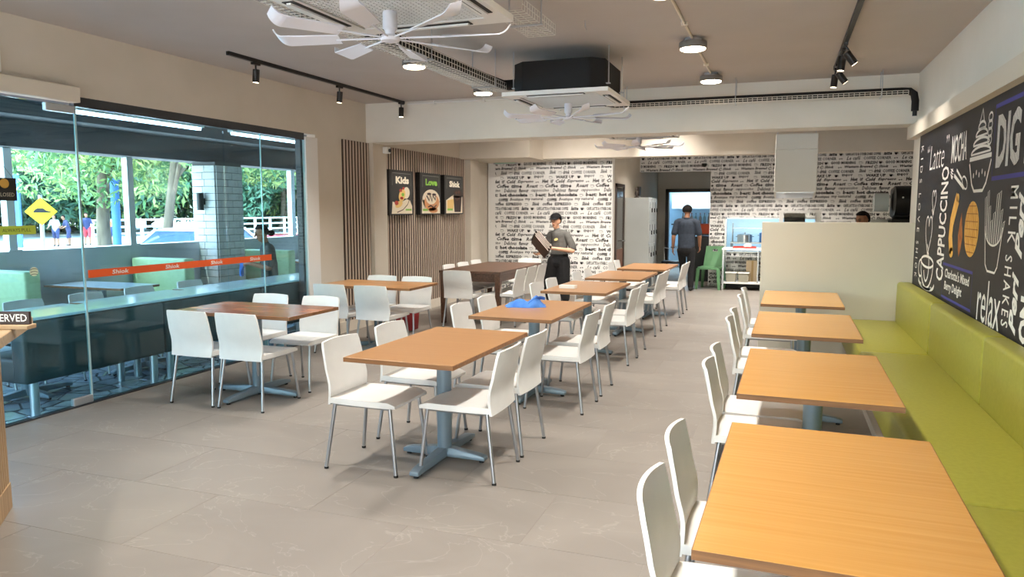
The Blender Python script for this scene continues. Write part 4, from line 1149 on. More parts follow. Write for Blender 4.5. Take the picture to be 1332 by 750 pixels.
# worktop behind the partition with coffee machine, dispenser
t = thing('worktop', 'kitchen worktop hidden behind the beige partition', 'worktop', (0, 0, 0))
MB().box(-.15, 2.4, 11.2, 12.0, .82, .86).build('slab', M_steel, t); MB().box(-.1, 2.35, 11.25, 11.95, 0, .82).build('carcass', M_white, t)
t = thing('coffee_machine', 'black coffee machine at the mural end of the partition', 'coffee machine', (1.53, 11.55, .86))
MB().box(-.12, .5, -.25, .25, 0, .16).build('base', M_black, t, (.02, 2)); MB().box(-.12, .5, -.25, .25, .16, .62).build('housing', M_black, t, (.02, 2))
MB().cyl((-.1, -.255, .86), (.5, -.255, .86), .2, n=28).build('bean_drum', M_black, t)
MB().box(-.1, .5, -.25, .2, .62, 1.05).build('upper_body', M_black, t, (.05, 3))
MB().box(-.04, .12, -.256, -.25, .50, .54).build('label_plate', M_alu, t); MB().box(.0, .3, -.258, -.25, .36, .40).build('drip_bar', M_steel, t)
MB().ball((-.02, -.46, .9), .012).build('indicator', mat('indicator_white', (240,240,240), .3), t)
t = thing('water_dispenser', 'pale cup dispenser beside the black coffee machine', 'dispenser', (1.27, 11.6, .86))
MB().box(-.1, .12, -.12, .12, 0, .60).build('column', mat('dispenser_white', (214,210,202), .4), t, (.01, 2)); MB().cyl((-.06, 0, .84), (.12, 0, .84), .13, n=24).build('jar', mat('jar_pale', (206,214,212), .2), t)
# lockers
t = thing('locker', 'tall grey metal locker cabinet in the corridor', 'locker', (-2.66, 14.85, 0))
MB().box(-.24, .235, -.45, .45, .06, 1.83).build('body', M_lock, t, (.004, 1)); MB().box(-.22, .215, -.43, .43, 0, .06).build('plinth', M_blackm, t)
for r_ in range(4):
    for c_ in range(3):
        ya = -.44 + c_*.294; za = .08 + r_*.435
        d = MB().box(.236, .25, ya + .006, ya + .286, za + .005, za + .427).build('door', M_lock, t, (.003, 1))
        MB().box(.25, .254, ya + .05, ya + .08, za + .24, za + .36).build('vent', M_black, d); MB().box(.25, .268, ya + .235, ya + .26, za + .16, za + .24).build('handle', M_black, d)
t = thing('ornament', 'small dark figurine on top of the grey lockers', 'ornament', (-2.72, 14.7, 1.83))
MB().lathe([(0,0),(.05,0),(.05,.015),(.02,.03),(.035,.08),(.03,.12),(.012,.14),(.02,.165),(.015,.19),(0,.2)], 14).build('figure', M_dframe, t)
t = thing('wall_switch', 'dark switch box on the corridor wall above the lockers', 'switch', (-2.88, 15.7, 1.98)); MB().box(0, .05, -.09, .09, -.09, .1).build('box', M_dframe, t, (.006, 1)); MB().box(.05, .056, -.06, .06, -.05, .05).build('rocker', M_black, t)
t = thing('stool', 'black wire stool in the corridor beside the walking man', 'stool', (-2.25, 16.6, 0))
MB().box(-.22, .22, -.2, .2, .42, .47).build('seat', M_black, t, (.02, 2))
for sx in (-1, 1):
    for sy in (-1, 1): MB().cyl((sx*.18, sy*.16, .42), (sx*.21, sy*.19, 0), .012, n=8).build('leg', M_chrome, t)
MB().tube([(-.2, .18, .45), (-.22, .2, .75), (.2, .2, .68), (.2, .18, .45)], .010, 8).build('back_rail', M_white, t)
# black server cabinet and red crate by the doorway
t = thing('rack', 'black cabinet with red trays at the right of the corridor', 'cabinet', (-1.64, 17.3, 0))
MB().box(-.18, .2, -.35, .35, 0, 1.0).build('body', M_black, t, (.006, 1)); MB().box(-.18, .2, -.35, .35, 1.03, 1.06).build('counter', M_dframe, t)
t = thing('crate', 'orange-red crate on the black corridor cabinet', 'crate', (-1.62, 17.3, 1.06)); MB().prism([(-.16,-.3),(.16,-.3),(.16,.3),(-.16,.3)], 0, .22, lambda a, b, h: (a*(.9+.5*h), b*(.9+.5*h), h)).build('body', mat('orange_crate', (214,84,44), .5), t, (.01, 1)); MB().box(-.17, .17, -.31, .31, .2, .22).build('rim', MATS['orange_crate'], t)
# back kitchen through the doorway
struct(MB().box(-3.2, -.9, 21.0, 21.1, 0, 2.8).box(-3.3, -3.2, 18.62, 21.1, 0, 2.8).box(-.9, -.8, 18.62, 21.1, 0, 2.8).build('wall_store', M_lblue), 'pale blue walls of the back kitchen')
struct(MB().box(-3.3, -.8, 18.62, 21.1, 2.8, 2.9).build('ceiling_store', M_white), 'white ceiling of the back kitchen')
struct(MB().box(-3.3, -.8, 19.0, 21.1, -.1, 0).build('floor_store', M_grout), 'floor of the back kitchen')
t = thing('wall_shelf', 'wall shelf of bottles seen through the far doorway', 'shelf', (-2.1, 20.8, 0))
MB().box(-.75, .75, -.17, .17, 1.18, 1.21).build('lower_board', M_black, t); MB().box(-.75, .75, -.17, .17, 1.62, 2.0).build('cabinet', M_white, t, (.004, 1)); MB().box(-.75, .75, -.19, .17, .55, .59).build('worktop', M_steel, t)
for k in range(9):
    b = thing('bottle', 'dark sauce bottle on the far kitchen shelf', 'bottle', (-2.55 + k*.115, 20.75, 1.21), 0, 'bottles in the back kitchen')
    MB().lathe([(0,0),(.035,0),(.035,.18),(.014,.23),(.014,.28),(0,.28)], 12).build('glass', M_dgrn if k % 2 else M_dframe, b); MB().cyl((0,0,.28), (0,0,.30), .016, n=10).build('cap', M_red if k % 3 else M_black, b)
kt2 = thing('tube_light', 'cool tube light in the back kitchen ceiling', 'tube light', (-2.1, 19.9, 2.8))
MB().box(-.62, .62, -.05, .05, -.04, 0).build('batten', M_white, kt2); MB().cyl((-.6, 0, -.055), (.6, 0, -.055), .014, n=10).build('tube', M_tube, kt2)
l2 = bpy.data.lights.new('store_tube_light', 'AREA'); l2.shape = 'RECTANGLE'; l2.size = 1.2; l2.size_y = .1; l2.energy = 80; l2.color = (.6, .82, 1.0)
lo = bpy.data.objects.new('store_tube_light', l2); COL.objects.link(lo); lo.parent = kt2; lo.location = (0, 0, -.08)
# cctv dome
t = thing('dome_camera', 'black dome camera on the lettered header over the corridor', 'camera', (-1.55, 15.93, 2.56))
MB().lathe([(0,.02),(.07,.02),(.07,-.01),(0,-.01)], 18).build('mount', M_white, t); MB().ball((0,0,-.03), (.055,.055,.055), 14, 8).build('dome', M_black, t)
# green plastic chair
t = thing('plastic_chair', 'green plastic stacking chair beside the serving counter', 'chair', (-1.32, 15.45, 0), R(170))
MB().sheet(lambda u, v: ((u-.5)*.42, -.2 + .42*v, .43 + .02*(2*u-1)**2), lambda u, v: ((u-.5)*.42, -.2 + .42*v, .40), 6, 6).build('seat', M_gplast, t)
bk = lambda u, v, d: ((u-.5)*(.42 - .06*v), -.2 - .10*v + d - .03*(1-(2*u-1)**2), .43 + .42*v)
b = MB()
b.sheet(lambda u, v: bk(u*.36, v*.86, .01), lambda u, v: bk(u*.36, v*.86, -.01), 3, 6)
b.sheet(lambda u, v: bk(.64 + u*.36, v*.86, .01), lambda u, v: bk(.64 + u*.36, v*.86, -.01), 3, 6)
b.sheet(lambda u, v: bk(.36 + u*.28, v*.74, .01), lambda u, v: bk(.36 + u*.28, v*.74, -.01), 3, 6)
b.sheet(lambda u, v: bk(u, .86 + v*.14, .01), lambda u, v: bk(u, .86 + v*.14, -.01), 8, 2)
b.build('backrest', M_gplast, t)
for sx in (-1, 1):
    for sy, ty in ((-1, -.19), (1, .2)):
        MB().prism([(-.03,-.02),(.03,-.02),(.03,.02),(-.03,.02)], 0, .42, lambda a, b, h, sx=sx, ty=ty: (sx*(.23 - .07*h) + a*(.8+.8*h), ty*(1.15 - .35*h) + b*(.8+.8*h), h)).build('leg', M_gplast, t, (.004, 1))

# ================================================================== TERRACE AND STREET
ZT = -.05
struct(bbox3('floor_terrace', -8.6, XL - .03, -6, 18, ZT - .1, ZT, M_patio), 'stamped slate-grey terrace paving')
struct(bbox3('ground', -120, -8.6, -60, 120, ZT - .22, ZT - .12, M_conc), 'pale sunlit concrete ground')
struct(bbox3('ground_front', XL - .03, 40, -60, Y0 - .2, ZT - .2, ZT, M_conc), 'pale concrete pavement before the entrance')
struct(MB().box(-8.6, XL - .12, -6, 18, 2.62, 2.78).build('ceiling_terrace', M_soffit), 'dark grey terrace soffit')
struct(MB().box(-8.6, -8.2, -6, 18, 2.31, 2.62).build('terrace_beam', M_soffit), 'dark grey beam at the terrace edge')
struct(MB().box(-7.05, -6.85, -6, 18, 2.5, 2.62).build('terrace_beam', M_soffit), 'shallow dark beam under the terrace soffit')
struct(MB().box(-8.5, -8.34, -6, 18, ZT, 1.12).build('wall_low', M_lowwall, None, (.005, 1)), 'low grey rendered wall at the terrace edge')
def post(y, lb):
    t = thing('steel_post', lb, 'post', (-8.42, y, 1.12), 0, 'slim steel posts on the low wall')
    MB().box(-.05, .05, -.05, .05, 0, 1.19).build('shaft', M_alu, t, (.004, 1)); MB().box(-.08, .08, -.08, .08, 0, .015).build('base_plate', M_alu, t)
post(7.78, 'slim steel post on the low wall left of the brick column'); post(6.08, 'slim steel post on the low wall behind the glass door'); post(11.36, 'slim steel post on the low wall right of the brick column')
# brick column, every brick its own
bc = struct(bbox3('brick_column', -8.43, -8.0, 8.98, 9.55, ZT, 2.31, M_mort), 'white painted brick column on the terrace')
bh = .105
def brick_mesh(w): return MB().box(-w/2+.003, w/2-.003, -.02, .012, 0, bh-.007).mesh('brick', M_brick, (.003, 1))
bm_ = {w: brick_mesh(w) for w in (.235, .195, .10)}
nrow = int(2.36/bh)
for i in range(nrow):
    z = ZT + i*bh + .006
    x = -8.43
    for w in ((.235, .195) if i % 2 else (.195, .235)):      # face toward the camera
        o = link('brick', bm_[w], bc); o.location = (x + w/2, 8.98, z); x += w
    y = 8.98
    for w in ((.235, .235, .10) if i % 2 else (.10, .235, .235)):   # face toward the room
        o = link('brick', bm_[w], bc); o.location = (-8.0, y + w/2, z); o.rotation_euler = (0, 0, R(90)); y += w
t = thing('wall_light', 'black up-down light on the white brick column', 'wall light', (-8.22, 8.96, 1.72)); MB().cyl((0,-.07,-.13), (0,-.07,.13), .05, n=16).build('cylinder', M_blackm, t); MB().box(-.03, .03, -.07, .02, -.05, .05).build('bracket', M_blackm, t)
def tubelight(y0, y1, lb):
    t = thing('tube_light', lb, 'tube light', (-5.95, 0, 2.53), 0, 'tube lights under the terrace soffit')
    for yy in (y0 + .2, y1 - .2): MB().cyl((0, yy, 0), (0, yy, .09), .006, n=6).build('hanger', M_alu, t)
    MB().box(-.04, .04, y0, y1, -.05, 0).build('batten', M_white, t); MB().cyl((0, y0 + .02, -.065), (0, y1 - .02, -.065), .016, n=10).build('tube', M_tube, t)
tubelight(4.95, 6.5, 'lit tube light just outside the shopfront, nearer one'); tubelight(6.95, 8.2, 'lit tube light just outside the shopfront, farther one'); tubelight(2.6, 3.9, 'lit tube light outside the glass door')

# sofa bench backing onto the glass
M_ttop = mat('pale_terrace_laminate', (206,220,228), .18)
t = thing('bench_sofa', 'long dark teal bench sofa backing onto the shopfront glass', 'sofa', (0, 0, ZT))
for a, b in ((4.02, 5.42), (5.43, 6.83), (6.84, 8.24)):
    MB().box(-5.66, -5.50, a, b, .28, .78).build('back_cushion', M_dgrn, t, (.03, 3)); MB().box(-6.05, -5.62, a, b, .28, .48).build('seat_cushion', M_dgrn, t, (.03, 3))
MB().box(-5.92, -5.49, 4.0, 8.26, .782, .806).build('ledge', M_ttop, t, (.004, 1))
for y in (4.12, 5.32, 5.52, 6.74, 6.94, 8.14):
    for x in (-5.56, -5.98): MB().cyl((x, y, 0), (x, y, .28), .035, n=14).build('leg', M_alu, t)
ot0 = None
for k, y in enumerate((4.55, 5.85, 7.15, 8.42)):
    lb = ['pale terrace table by the glass door behind the dark sofa', 'pale terrace table second along the dark sofa', 'pale terrace table third along the dark sofa', 'pale terrace table at the far end of the dark sofa'][k]
    if ot0 is None:
        ot0 = make_table(lb, M_ttop, .56, 1.22, group='terrace tables'); ot0.location = (-6.22, y, ZT)
    else: copy_tree(ot0, lb, (-6.22, y, ZT))
for k, y in enumerate((4.30, 4.98, 5.66, 6.34, 7.1)):
    c = copy_tree(CH0, f'white terrace chair facing the dark sofa through the glass, {["first","second","third","fourth","fifth"][k]} from the door', (-6.52, y, ZT), R(-90))
    c['group'] = 'white chairs on the terrace'
# pale green booths along the low wall
def booth(y, face, lb):
    t = thing('booth_sofa', lb, 'sofa', (-7.85, y, ZT), R(0 if face > 0 else 180), 'pale green booth sofas along the low wall')
    MB().box(-.46, .46, -.09, .09, .25, 1.0).build('backrest', M_grn2, t, (.025, 3)); MB().box(-.46, .46, .085, .55, .25, .47).build('seat', M_grn2, t, (.03, 3)); MB().box(-.44, .44, -.07, .52, 0, .25).build('plinth', M_dgrn, t)
booth(5.55, 1, 'pale green booth sofa with its back to the camera behind the glass door'); booth(7.75, -1, 'pale green booth sofa facing the camera left of the brick column'); booth(9.95, 1, 'pale green booth sofa behind the brick column'); booth(12.3, -1, 'pale green booth sofa at the far end of the terrace')
for k, y in enumerate((6.65, 11.15)):
    c = copy_tree(ot0, ['pale terrace table between the two nearer booth sofas', 'pale terrace table between the two farther booth sofas'][k], (-7.70, y, ZT), R(90))

# street: cars
def car(x, y, rz, paint, lb, H=1.0):
    t = thing('car', lb, 'car', (x, y, ZT - .12), R(rz))
    prof = [(-2.1,.35),(-2.15,.62),(-2.0,.88),(-1.1,.97),(1.2,.99),(1.95,.92),(2.1,.62),(2.1,.35)]
    MB().prism(prof, -.85, .85, lambda a, b, h: (a, h, b*H)).build('body', paint, t, (.07, 3))
    cab = [(-1.25,.95),(-.55,1.42),(.75,1.45),(1.5,.95)]
    MB().prism(cab, 0, 1, lambda a, b, h: (a, (h*2-1)*(.78 - .12*(b-.95)/.5), b*H)).build('cabin', mat_carglass, t, (.04, 2))
    MB().prism([(-.60,1.41),(-.50,1.46),(.72,1.49),(.82,1.43)], -.64, .64, lambda a, b, h: (a, h, b*H)).build('roof', paint, t, (.02, 2))
    for sy in (-1, 1):
        for xa, xb in (((-1.25,.95),(-.55,1.43)), ((1.5,.95),(.78,1.44)), ((.12,.95),(.10,1.45))):
            MB().tube([(xa[0], sy*.79, xa[1]*H), (xb[0], sy*.665, xb[1]*H)], .035, 6).build('pillar', paint, t)
        for wx in (-1.3, 1.3):
            w = MB().cyl((wx, sy*.66, .31), (wx, sy*.88, .31), .31, n=24).build('wheel', M_footcap, t); MB().cyl((wx, sy*.88, .31), (wx, sy*.89, .31), .19, n=16).build('hubcap', M_alu, w)
        MB().box(-2.14, -2.08, sy*.6-.15, sy*.6+.15, .62*H, .76*H).build('headlight', M_white, t, (.02, 1))
mat_carglass = mat('car_window_glass', (50,70,100), .08)
mat_carw = mat('white_car_paint', (226,228,230), .2, coat=.6); mat_carr = mat('red_car_paint', (196,40,50), .2, coat=.6)
car(-12.2, 13.1, 100, mat_carw, 'white car parked behind the low wall left of the brick column', .93); car(-13.6, 17.3, 70, mat_carr, 'red car parked beyond the terrace right of the brick column', .72)
# yellow road hump sign
t = thing('road_sign', 'yellow diamond road hump sign beyond the low wall', 'sign', (-11.0, 8.47, ZT - .12))
MB().cyl((0,0,0), (0,0,2.0), .03, n=10).build('pole', M_alu, t)
nv = Vector((.79, -.61, 0)); sv = Vector((.61, .79, 0)); c0 = Vector((0,0,1.74)) + nv*.035
fs_ = lambda a, b, h: tuple(c0 + sv*a + Vector((0,0,1))*b + nv*h)
MB().prism([(-.22,0),(0,-.22),(.22,0),(0,.22)], 0, .01, fs_).build('plate', M_yel, t)
q = MB(); q.add([fs_(a, b, .0115) for a, b in [(-.11,-.02),(.13,-.02),(.13,.0),(.07,.015),(.03,.05),(-.05,.05),(-.09,.02)]], [tuple(range(7))]); q.build('hump_symbol', M_ink, t, fix=False)
# white rail fence
t = thing('rail_fence', 'white rail fence in front of the trees', 'fence', (-34, 0, ZT - .12))
for k in range(16): MB().box(-.06, .06, 29 + k*1.6 - .06, 29 + k*1.6 + .06, 0, 1.25).build('post', M_white, t)
for z in (.45, .82, 1.2): MB().box(-.03, .03, 29, 53, z-.05, z+.05).build('rail', M_white, t)
# basketball hoop
t = thing('basketball_hoop', 'blue basketball hoop stand beyond the court', 'basketball hoop', (-33.5, 24.6, ZT - .12), R(-52))
MB().box(-.14, .14, -.14, .14, 0, 3.4).build('post', mat('blue_post_paint', (70,120,200), .5), t); MB().tube([(0,-.1,2.4), (0,-1.3,2.7)], .06, 8).tube([(0,-.1,3.2), (0,-1.3,2.9)], .06, 8).build('arm', MATS['blue_post_paint'], t)
MB().box(-.9, .9, -1.36, -1.30, 2.2, 3.3).build('backboard', M_clear, t); MB().box(-.95, .95, -1.38, -1.28, 2.15, 2.2).box(-.95, .95, -1.38, -1.28, 3.3, 3.35).box(-.95, -.9, -1.38, -1.28, 2.2, 3.3).box(.9, .95, -1.38, -1.28, 2.2, 3.3).build('board_frame', M_white, t)
MB().tube([(.23*math.cos(a*math.pi/8), -1.62 + .23*math.sin(a*math.pi/8), 2.45) for a in range(16)], .015, 6, closed=True).build('ring', M_orange, t)
t = thing('lamp_post', 'blue painted post among the trees', 'post', (-18.5, 16.6, ZT - .12)); MB().cyl((0,0,0), (0,0,2.6), .12, n=12).build('shaft', MATS['blue_post_paint'], t); MB().cyl((0,0,2.6), (0,0,2.68), .16, n=12).build('cap', MATS['blue_post_paint'], t)

# trees
def leafmesh(rng, clumps, n, size, mats):
    v = np.empty((n*4, 3)); mi = []
    k = 0
    cl = np.array([c[:3] for c in clumps]); rr = np.array([c[3] for c in clumps]); pr = rr**2/np.sum(rr**2)
    g = np.random.default_rng(rng.randint(0, 9999))
    idx = g.choice(len(clumps), n, p=pr)
    d = g.normal(size=(n, 3)); d /= np.linalg.norm(d, axis=1)[:, None]
    rad = rr[idx] * (.55 + .45*g.random(n)**.5)
    c = cl[idx] + d*rad[:, None]*np.array([1, 1, .75])
    a = g.normal(size=(n, 3)); a[:, 2] -= .4; a /= np.linalg.norm(a, axis=1)[:, None]
    b = np.cross(a, g.normal(size=(n, 3))); b /= np.linalg.norm(b, axis=1)[:, None]
    s = size*(.6 + .8*g.random(n))[:, None]
    v[0::4] = c - a*s; v[1::4] = c - a*s*.1 + b*s*.28; v[2::4] = c + a*s; v[3::4] = c - a*s*.1 - b*s*.28
    me = bpy.data.meshes.new('foliage')
    me.vertices.add(n*4); me.vertices.foreach_set('co', v.ravel())
    me.loops.add(n*4); me.loops.foreach_set('vertex_index', np.arange(n*4))
    me.polygons.add(n); me.polygons.foreach_set('loop_start', np.arange(0, n*4, 4)); me.polygons.foreach_set('loop_total', np.full(n, 4))
    for m_ in mats: me.materials.append(m_)
    me.polygons.foreach_set('material_index', g.integers(0, len(mats), n).astype(np.int32))
    me.update(calc_edges=True); me.validate()
    return me
def tree(x, y, h, spread, trunk, mats, seed, lb, n=7000, size=.16, low=.35, group='trees beyond the terrace'):
    rng = random.Random(seed)
    t = thing('tree', lb, 'tree', (x, y, ZT - .12), 0, group)
    lean = rng.uniform(-.4, .4)
    p1 = Vector((lean*.3, rng.uniform(-.2, .2), h*low)); 
    MB().tube([(0,0,-.05), (lean*.1, 0, h*low*.5), p1, (p1.x + .2, p1.y, h*.6), (p1.x + .1, p1.y + .1, h*.85)], [trunk, trunk*.85, trunk*.7, trunk*.45, trunk*.15], 10).build('trunk', M_bark, t)
    clumps = []
    for k in range(6):
        a = k*1.05 + rng.uniform(-.3, .3); L = spread*rng.uniform(.55, .85); z0 = h*(low*.85 + .1*k/2)
        e = Vector((math.cos(a)*L, math.sin(a)*L, z0 + h*.22))
        m_ = (p1 + e)/2 + Vector((0, 0, h*.05))
        MB().tube([(p1.x, p1.y, z0*.98), m_, e], [trunk*.4, trunk*.3, trunk*.1], 7).build('branch', M_bark, t)
        clumps.append((e.x, e.y, e.z, spread*.42))
    for k in range(12):
        a = rng.uniform(0, 6.28); L = spread*math.sqrt(rng.random())*.85
        clumps.append((math.cos(a)*L, math.sin(a)*L, h*rng.uniform(low, .95), spread*rng.uniform(.3, .5)))
    f = link('foliage', leafmesh(rng, clumps, n, size, mats), t); f['kind'] = 'stuff'
tree(-19.0, 16.6, 7.5, 3.2, .22, [M_leaf, M_leaf2], 1, 'forked tree with yellow-green leaves left of the slim post', 16000, .12, .36)
tree(-15.4, 15.4, 6.5, 2.6, .15, [M_leaf, M_leaf2, M_leaf2], 2, 'leaning pale-barked tree behind the white car', 14000, .11, .40)
tree(-14.6, 20.6, 6.5, 2.8, .15, [M_leaf2, M_leaf], 3, 'bright yellow-green tree right of the brick column', 16000, .12, .26)
back = [(-47, 27, 14), (-48, 35, 15), (-45, 41, 14), (-42, 46, 15), (-38, 50, 14), (-51, 46, 16), (-33, 54, 15), (-27, 57, 15), (-54, 38, 16), (-50, 20, 15), (-21, 57, 14), (-40, 57, 17)]
for k, (x, y, h) in enumerate(back):
    tree(x, y, h, 5.6, .3, [[M_leaf3, M_leaf], [M_leaf3], [M_leaf, M_leaf3, M_leaf2]][k % 3], 20 + k, 'dense dark green tree in the far belt', 9000, .32, .10)
for k, (x, y) in enumerate([(-57, 21), (-58, 31), (-57, 42), (-54, 52), (-45, 61), (-33, 66), (-21, 67)]):
    tree(x, y, 12, 7.5, .3, [M_leaf3], 60 + k, 'tall hedge-like tree closing the view behind the belt', 9000, .5, .04)

# ================================================================== PEOPLE
def capsule(mb, p0, p1, r0, r1, flat=(1, 1), n=14, wdir=None):
    """tapered closed capsule; flat scales the section across (wide axis wdir, thin axis)"""
    p0, p1 = Vector(p0), Vector(p1); d = p1 - p0; L = d.length
    d = d.normalized() if L > 1e-6 else Vector((0,0,1))
    a = Vector(wdir) if wdir is not None else (Vector((1,0,0)) if abs(d.x) < .9 else Vector((0,1,0)))
    u = (a - d*a.dot(d)).normalized(); w = d.cross(u)
    rings = []
    for k in range(5):
        t = math.pi/2*(1 - k/4); rings.append((p0 - d*r0*math.sin(t)*min(flat), r0*math.cos(t)))
    for k in range(1, 5):
        rings.append((p0 + d*L*k/5, r0 + (r1-r0)*k/5))
    for k in range(5):
        t = math.pi/2*k/4; rings.append((p1 + d*r1*math.sin(t)*min(flat), r1*math.cos(t)))
    vs = []; fs = []
    for c, r in rings:
        r = max(r, 1e-4)
        for i in range(n):
            q = 2*math.pi*i/n
            vs.append(c + u*(r*flat[0]*math.cos(q)) + w*(r*flat[1]*math.sin(q)))
    for j in range(len(rings)-1):
        for i in range(n): fs.append((j*n+i, j*n+(i+1) % n, (j+1)*n+(i+1) % n, (j+1)*n+i))
    fs.append(tuple(range(n))[::-1]); fs.append(tuple(range((len(rings)-1)*n, len(rings)*n)))
    mb.add(vs, fs)

class Body:
    def __init__(s): s.segs = []; s.mb = MB()
    def seg(s, p0, p1, r0, r1, mi, flat=(1, 1), wdir=None):
        capsule(s.mb, p0, p1, r0, r1, flat, wdir=wdir); s.segs.append((np.array(p0, float), np.array(p1, float), r0*(flat[0]+flat[1])/2, r1*(flat[0]+flat[1])/2, mi))
    def hand(s, wrist, fingers_dir, palm_n, mi, size=1.0, curl=.5, thumb=1):
        """palm plus four fingers and thumb; fingers bend toward palm_n"""
        w = Vector(wrist); f = Vector(fingers_dir).normalized(); nrm = Vector(palm_n); nrm = (nrm - f*nrm.dot(f)).normalized(); sd = f.cross(nrm)
        k = size
        e = w + f*.085*k
        s.seg(w, e, .026*k, .036*k, mi, (1.1, .5), sd)
        for i, (off, L) in enumerate(((-.030, .062), (-.010, .074), (.011, .070), (.031, .054))):
            b = e + sd*off*k*thumb*1.0
            d1 = (f*math.cos(curl*.6) + nrm*math.sin(curl*.6)); d2 = (f*math.cos(curl*1.5) + nrm*math.sin(curl*1.5)); d3 = (f*math.cos(curl*2.3) + nrm*math.sin(curl*2.3))
            p1 = b + d1*L*.5*k; p2 = p1 + d2*L*.36*k; p3 = p2 + d3*L*.26*k
            s.seg(b - f*.012*k, p1, .0098*k, .0092*k, mi); s.seg(p1, p2, .0092*k, .0085*k, mi); s.seg(p2, p3, .0085*k, .0076*k, mi)
        tb = w + f*.03*k - sd*.028*k*thumb
        t1 = tb + (f*.55 - sd*.7*thumb + nrm*.35).normalized()*.04*k; t2 = t1 + (f*.85 - sd*.2*thumb + nrm*.45).normalized()*.032*k
        s.seg(tb, t1, .014*k, .0115*k, mi); s.seg(t1, t2, .0115*k, .009*k, mi)
    def head(s, c, face, mi, k=1.0, up=(0, 0, 1)):
        """skull, jaw, nose, ears; c is the centre, face the looking direction"""
        c = Vector(c); f = Vector(face).normalized(); u = Vector(up); u = (u - f*u.dot(f)).normalized(); sd = f.cross(u)
        s.seg(c + u*.025*k - f*.012*k, c + u*.03*k + f*.012*k, .088*k, .085*k, mi, (.86, 1.06), sd)
        s.seg(c + f*.022*k - u*.02*k, c + f*.035*k - u*.075*k, .066*k, .042*k, mi, (1, .86), sd)
        s.seg(c + f*.045*k - u*.082*k, c + f*.055*k - u*.088*k, .024*k, .02*k, mi)
        s.seg(c + f*.092*k + u*.012*k, c + f*.104*k - u*.024*k, .008*k, .0125*k, mi)
        s.seg(c + f*.080*k - u*.052*k - sd*.015*k, c + f*.080*k - u*.052*k + sd*.015*k, .011*k, .011*k, mi)
        s.seg(c + f*.084*k + u*.028*k - sd*.03*k, c + f*.084*k + u*.028*k + sd*.03*k, .010*k, .010*k, mi)
        for g in (-1, 1):
            s.seg(c + sd*.078*k*g + u*.018*k - f*.012*k, c + sd*.076*k*g - u*.028*k - f*.004*k, .015*k, .010*k, mi, (.5, 1), sd)
        return c, f, u, sd
    def build(s, parent, mats, voxel=.009, name='body', smooth=4):
        o = s.mb.build(name + '_raw', mats)
        rm = o.modifiers.new('r', 'REMESH'); rm.mode = 'VOXEL'; rm.voxel_size = voxel
        sm = o.modifiers.new('s', 'SMOOTH'); sm.factor = .5; sm.iterations = smooth
        dg = bpy.context.evaluated_depsgraph_get()
        me = bpy.data.meshes.new_from_object(o.evaluated_get(dg))
        bpy.data.objects.remove(o)
        me.name = name
        me.materials.clear()
        for m_ in mats: me.materials.append(m_)
        n = len(me.polygons)
        c = np.empty(n*3); me.polygons.foreach_get('center', c); c = c.reshape(-1, 3)
        best = np.full(n, 1e9); mi = np.zeros(n, np.int32)
        for p0, p1, r0, r1, k in s.segs:
            d = p1 - p0; L2 = max(1e-9, d @ d)
            t = np.clip(((c - p0) @ d)/L2, 0, 1)
            dist = np.linalg.norm(c - (p0 + t[:, None]*d), axis=1) - (r0 + (r1-r0)*t)
            w = dist < best; best[w] = dist[w]; mi[w] = k
        me.polygons.foreach_set('material_index', mi); me.polygons.foreach_set('use_smooth', np.ones(n, bool)); me.update()
        return link(name, me, parent)

def face_bits(parent, c, f, u, sd, k=1.0):
    m = MB()
    for g in (-1, 1): m.ball(tuple(c + f*.082*k + u*.008*k + sd*.032*k*g), (.011*k, .011*k, .007*k), 10, 6)
    m.build('eyes', M_black, parent)
    m = MB()
    for g in (-1, 1): m.tube([c + f*.092*k + u*.030*k + sd*.016*k*g, c + f*.090*k + u*.034*k + sd*.034*k*g, c + f*.080*k + u*.029*k + sd*.05*k*g], .004*k, 6)
    m.build('eyebrows', M_hair, parent)
    MB().tube([c + f*.085*k - u*.050*k - sd*.022*k, c + f*.093*k - u*.051*k, c + f*.085*k - u*.050*k + sd*.022*k], .005*k, 6).build('lips', mat_lip, parent)
mat_lip = mat('lips', (150,82,72), .5)

def hair_cap(parent, c, f, u, sd, k=1.0, back=.05, low=-.05, name='hair'):
    """shell of hair over the skull, open at the face"""
    m = MB()
    def fn(a, b):
        th = (a-.5)*2*R(150); ph = b*R(128)
        rr = .103*k
        if abs(th) < R(70): ph = min(ph, R(52) + (abs(th)/R(70))**2*R(40))
        d = (f*math.cos(th) + sd*math.sin(th))
        # th measured from the back of the head
        d = (-f*math.cos(th) + sd*math.sin(th)) if True else d
        ph2 = b*R(120)
        if abs(th) > R(95): ph2 = b*R(58)
        elif abs(th) > R(70): ph2 = b*(R(120) - (abs(th)-R(70))/R(25)*R(62))
        p = c + u*.028*k + (u*math.cos(ph2)*1.02 + Vector(d)*math.sin(ph2)*.96)*rr
        p = p + f*(-.006*k)
        return p
    m.sheet(lambda a, b: fn((a-.5)*1.18+.5, b), lambda a, b: c + u*.028*k + (fn((a-.5)*1.18+.5, b) - c - u*.028*k)*.8, 28, 10)
    return m.build(name, M_hair, parent)

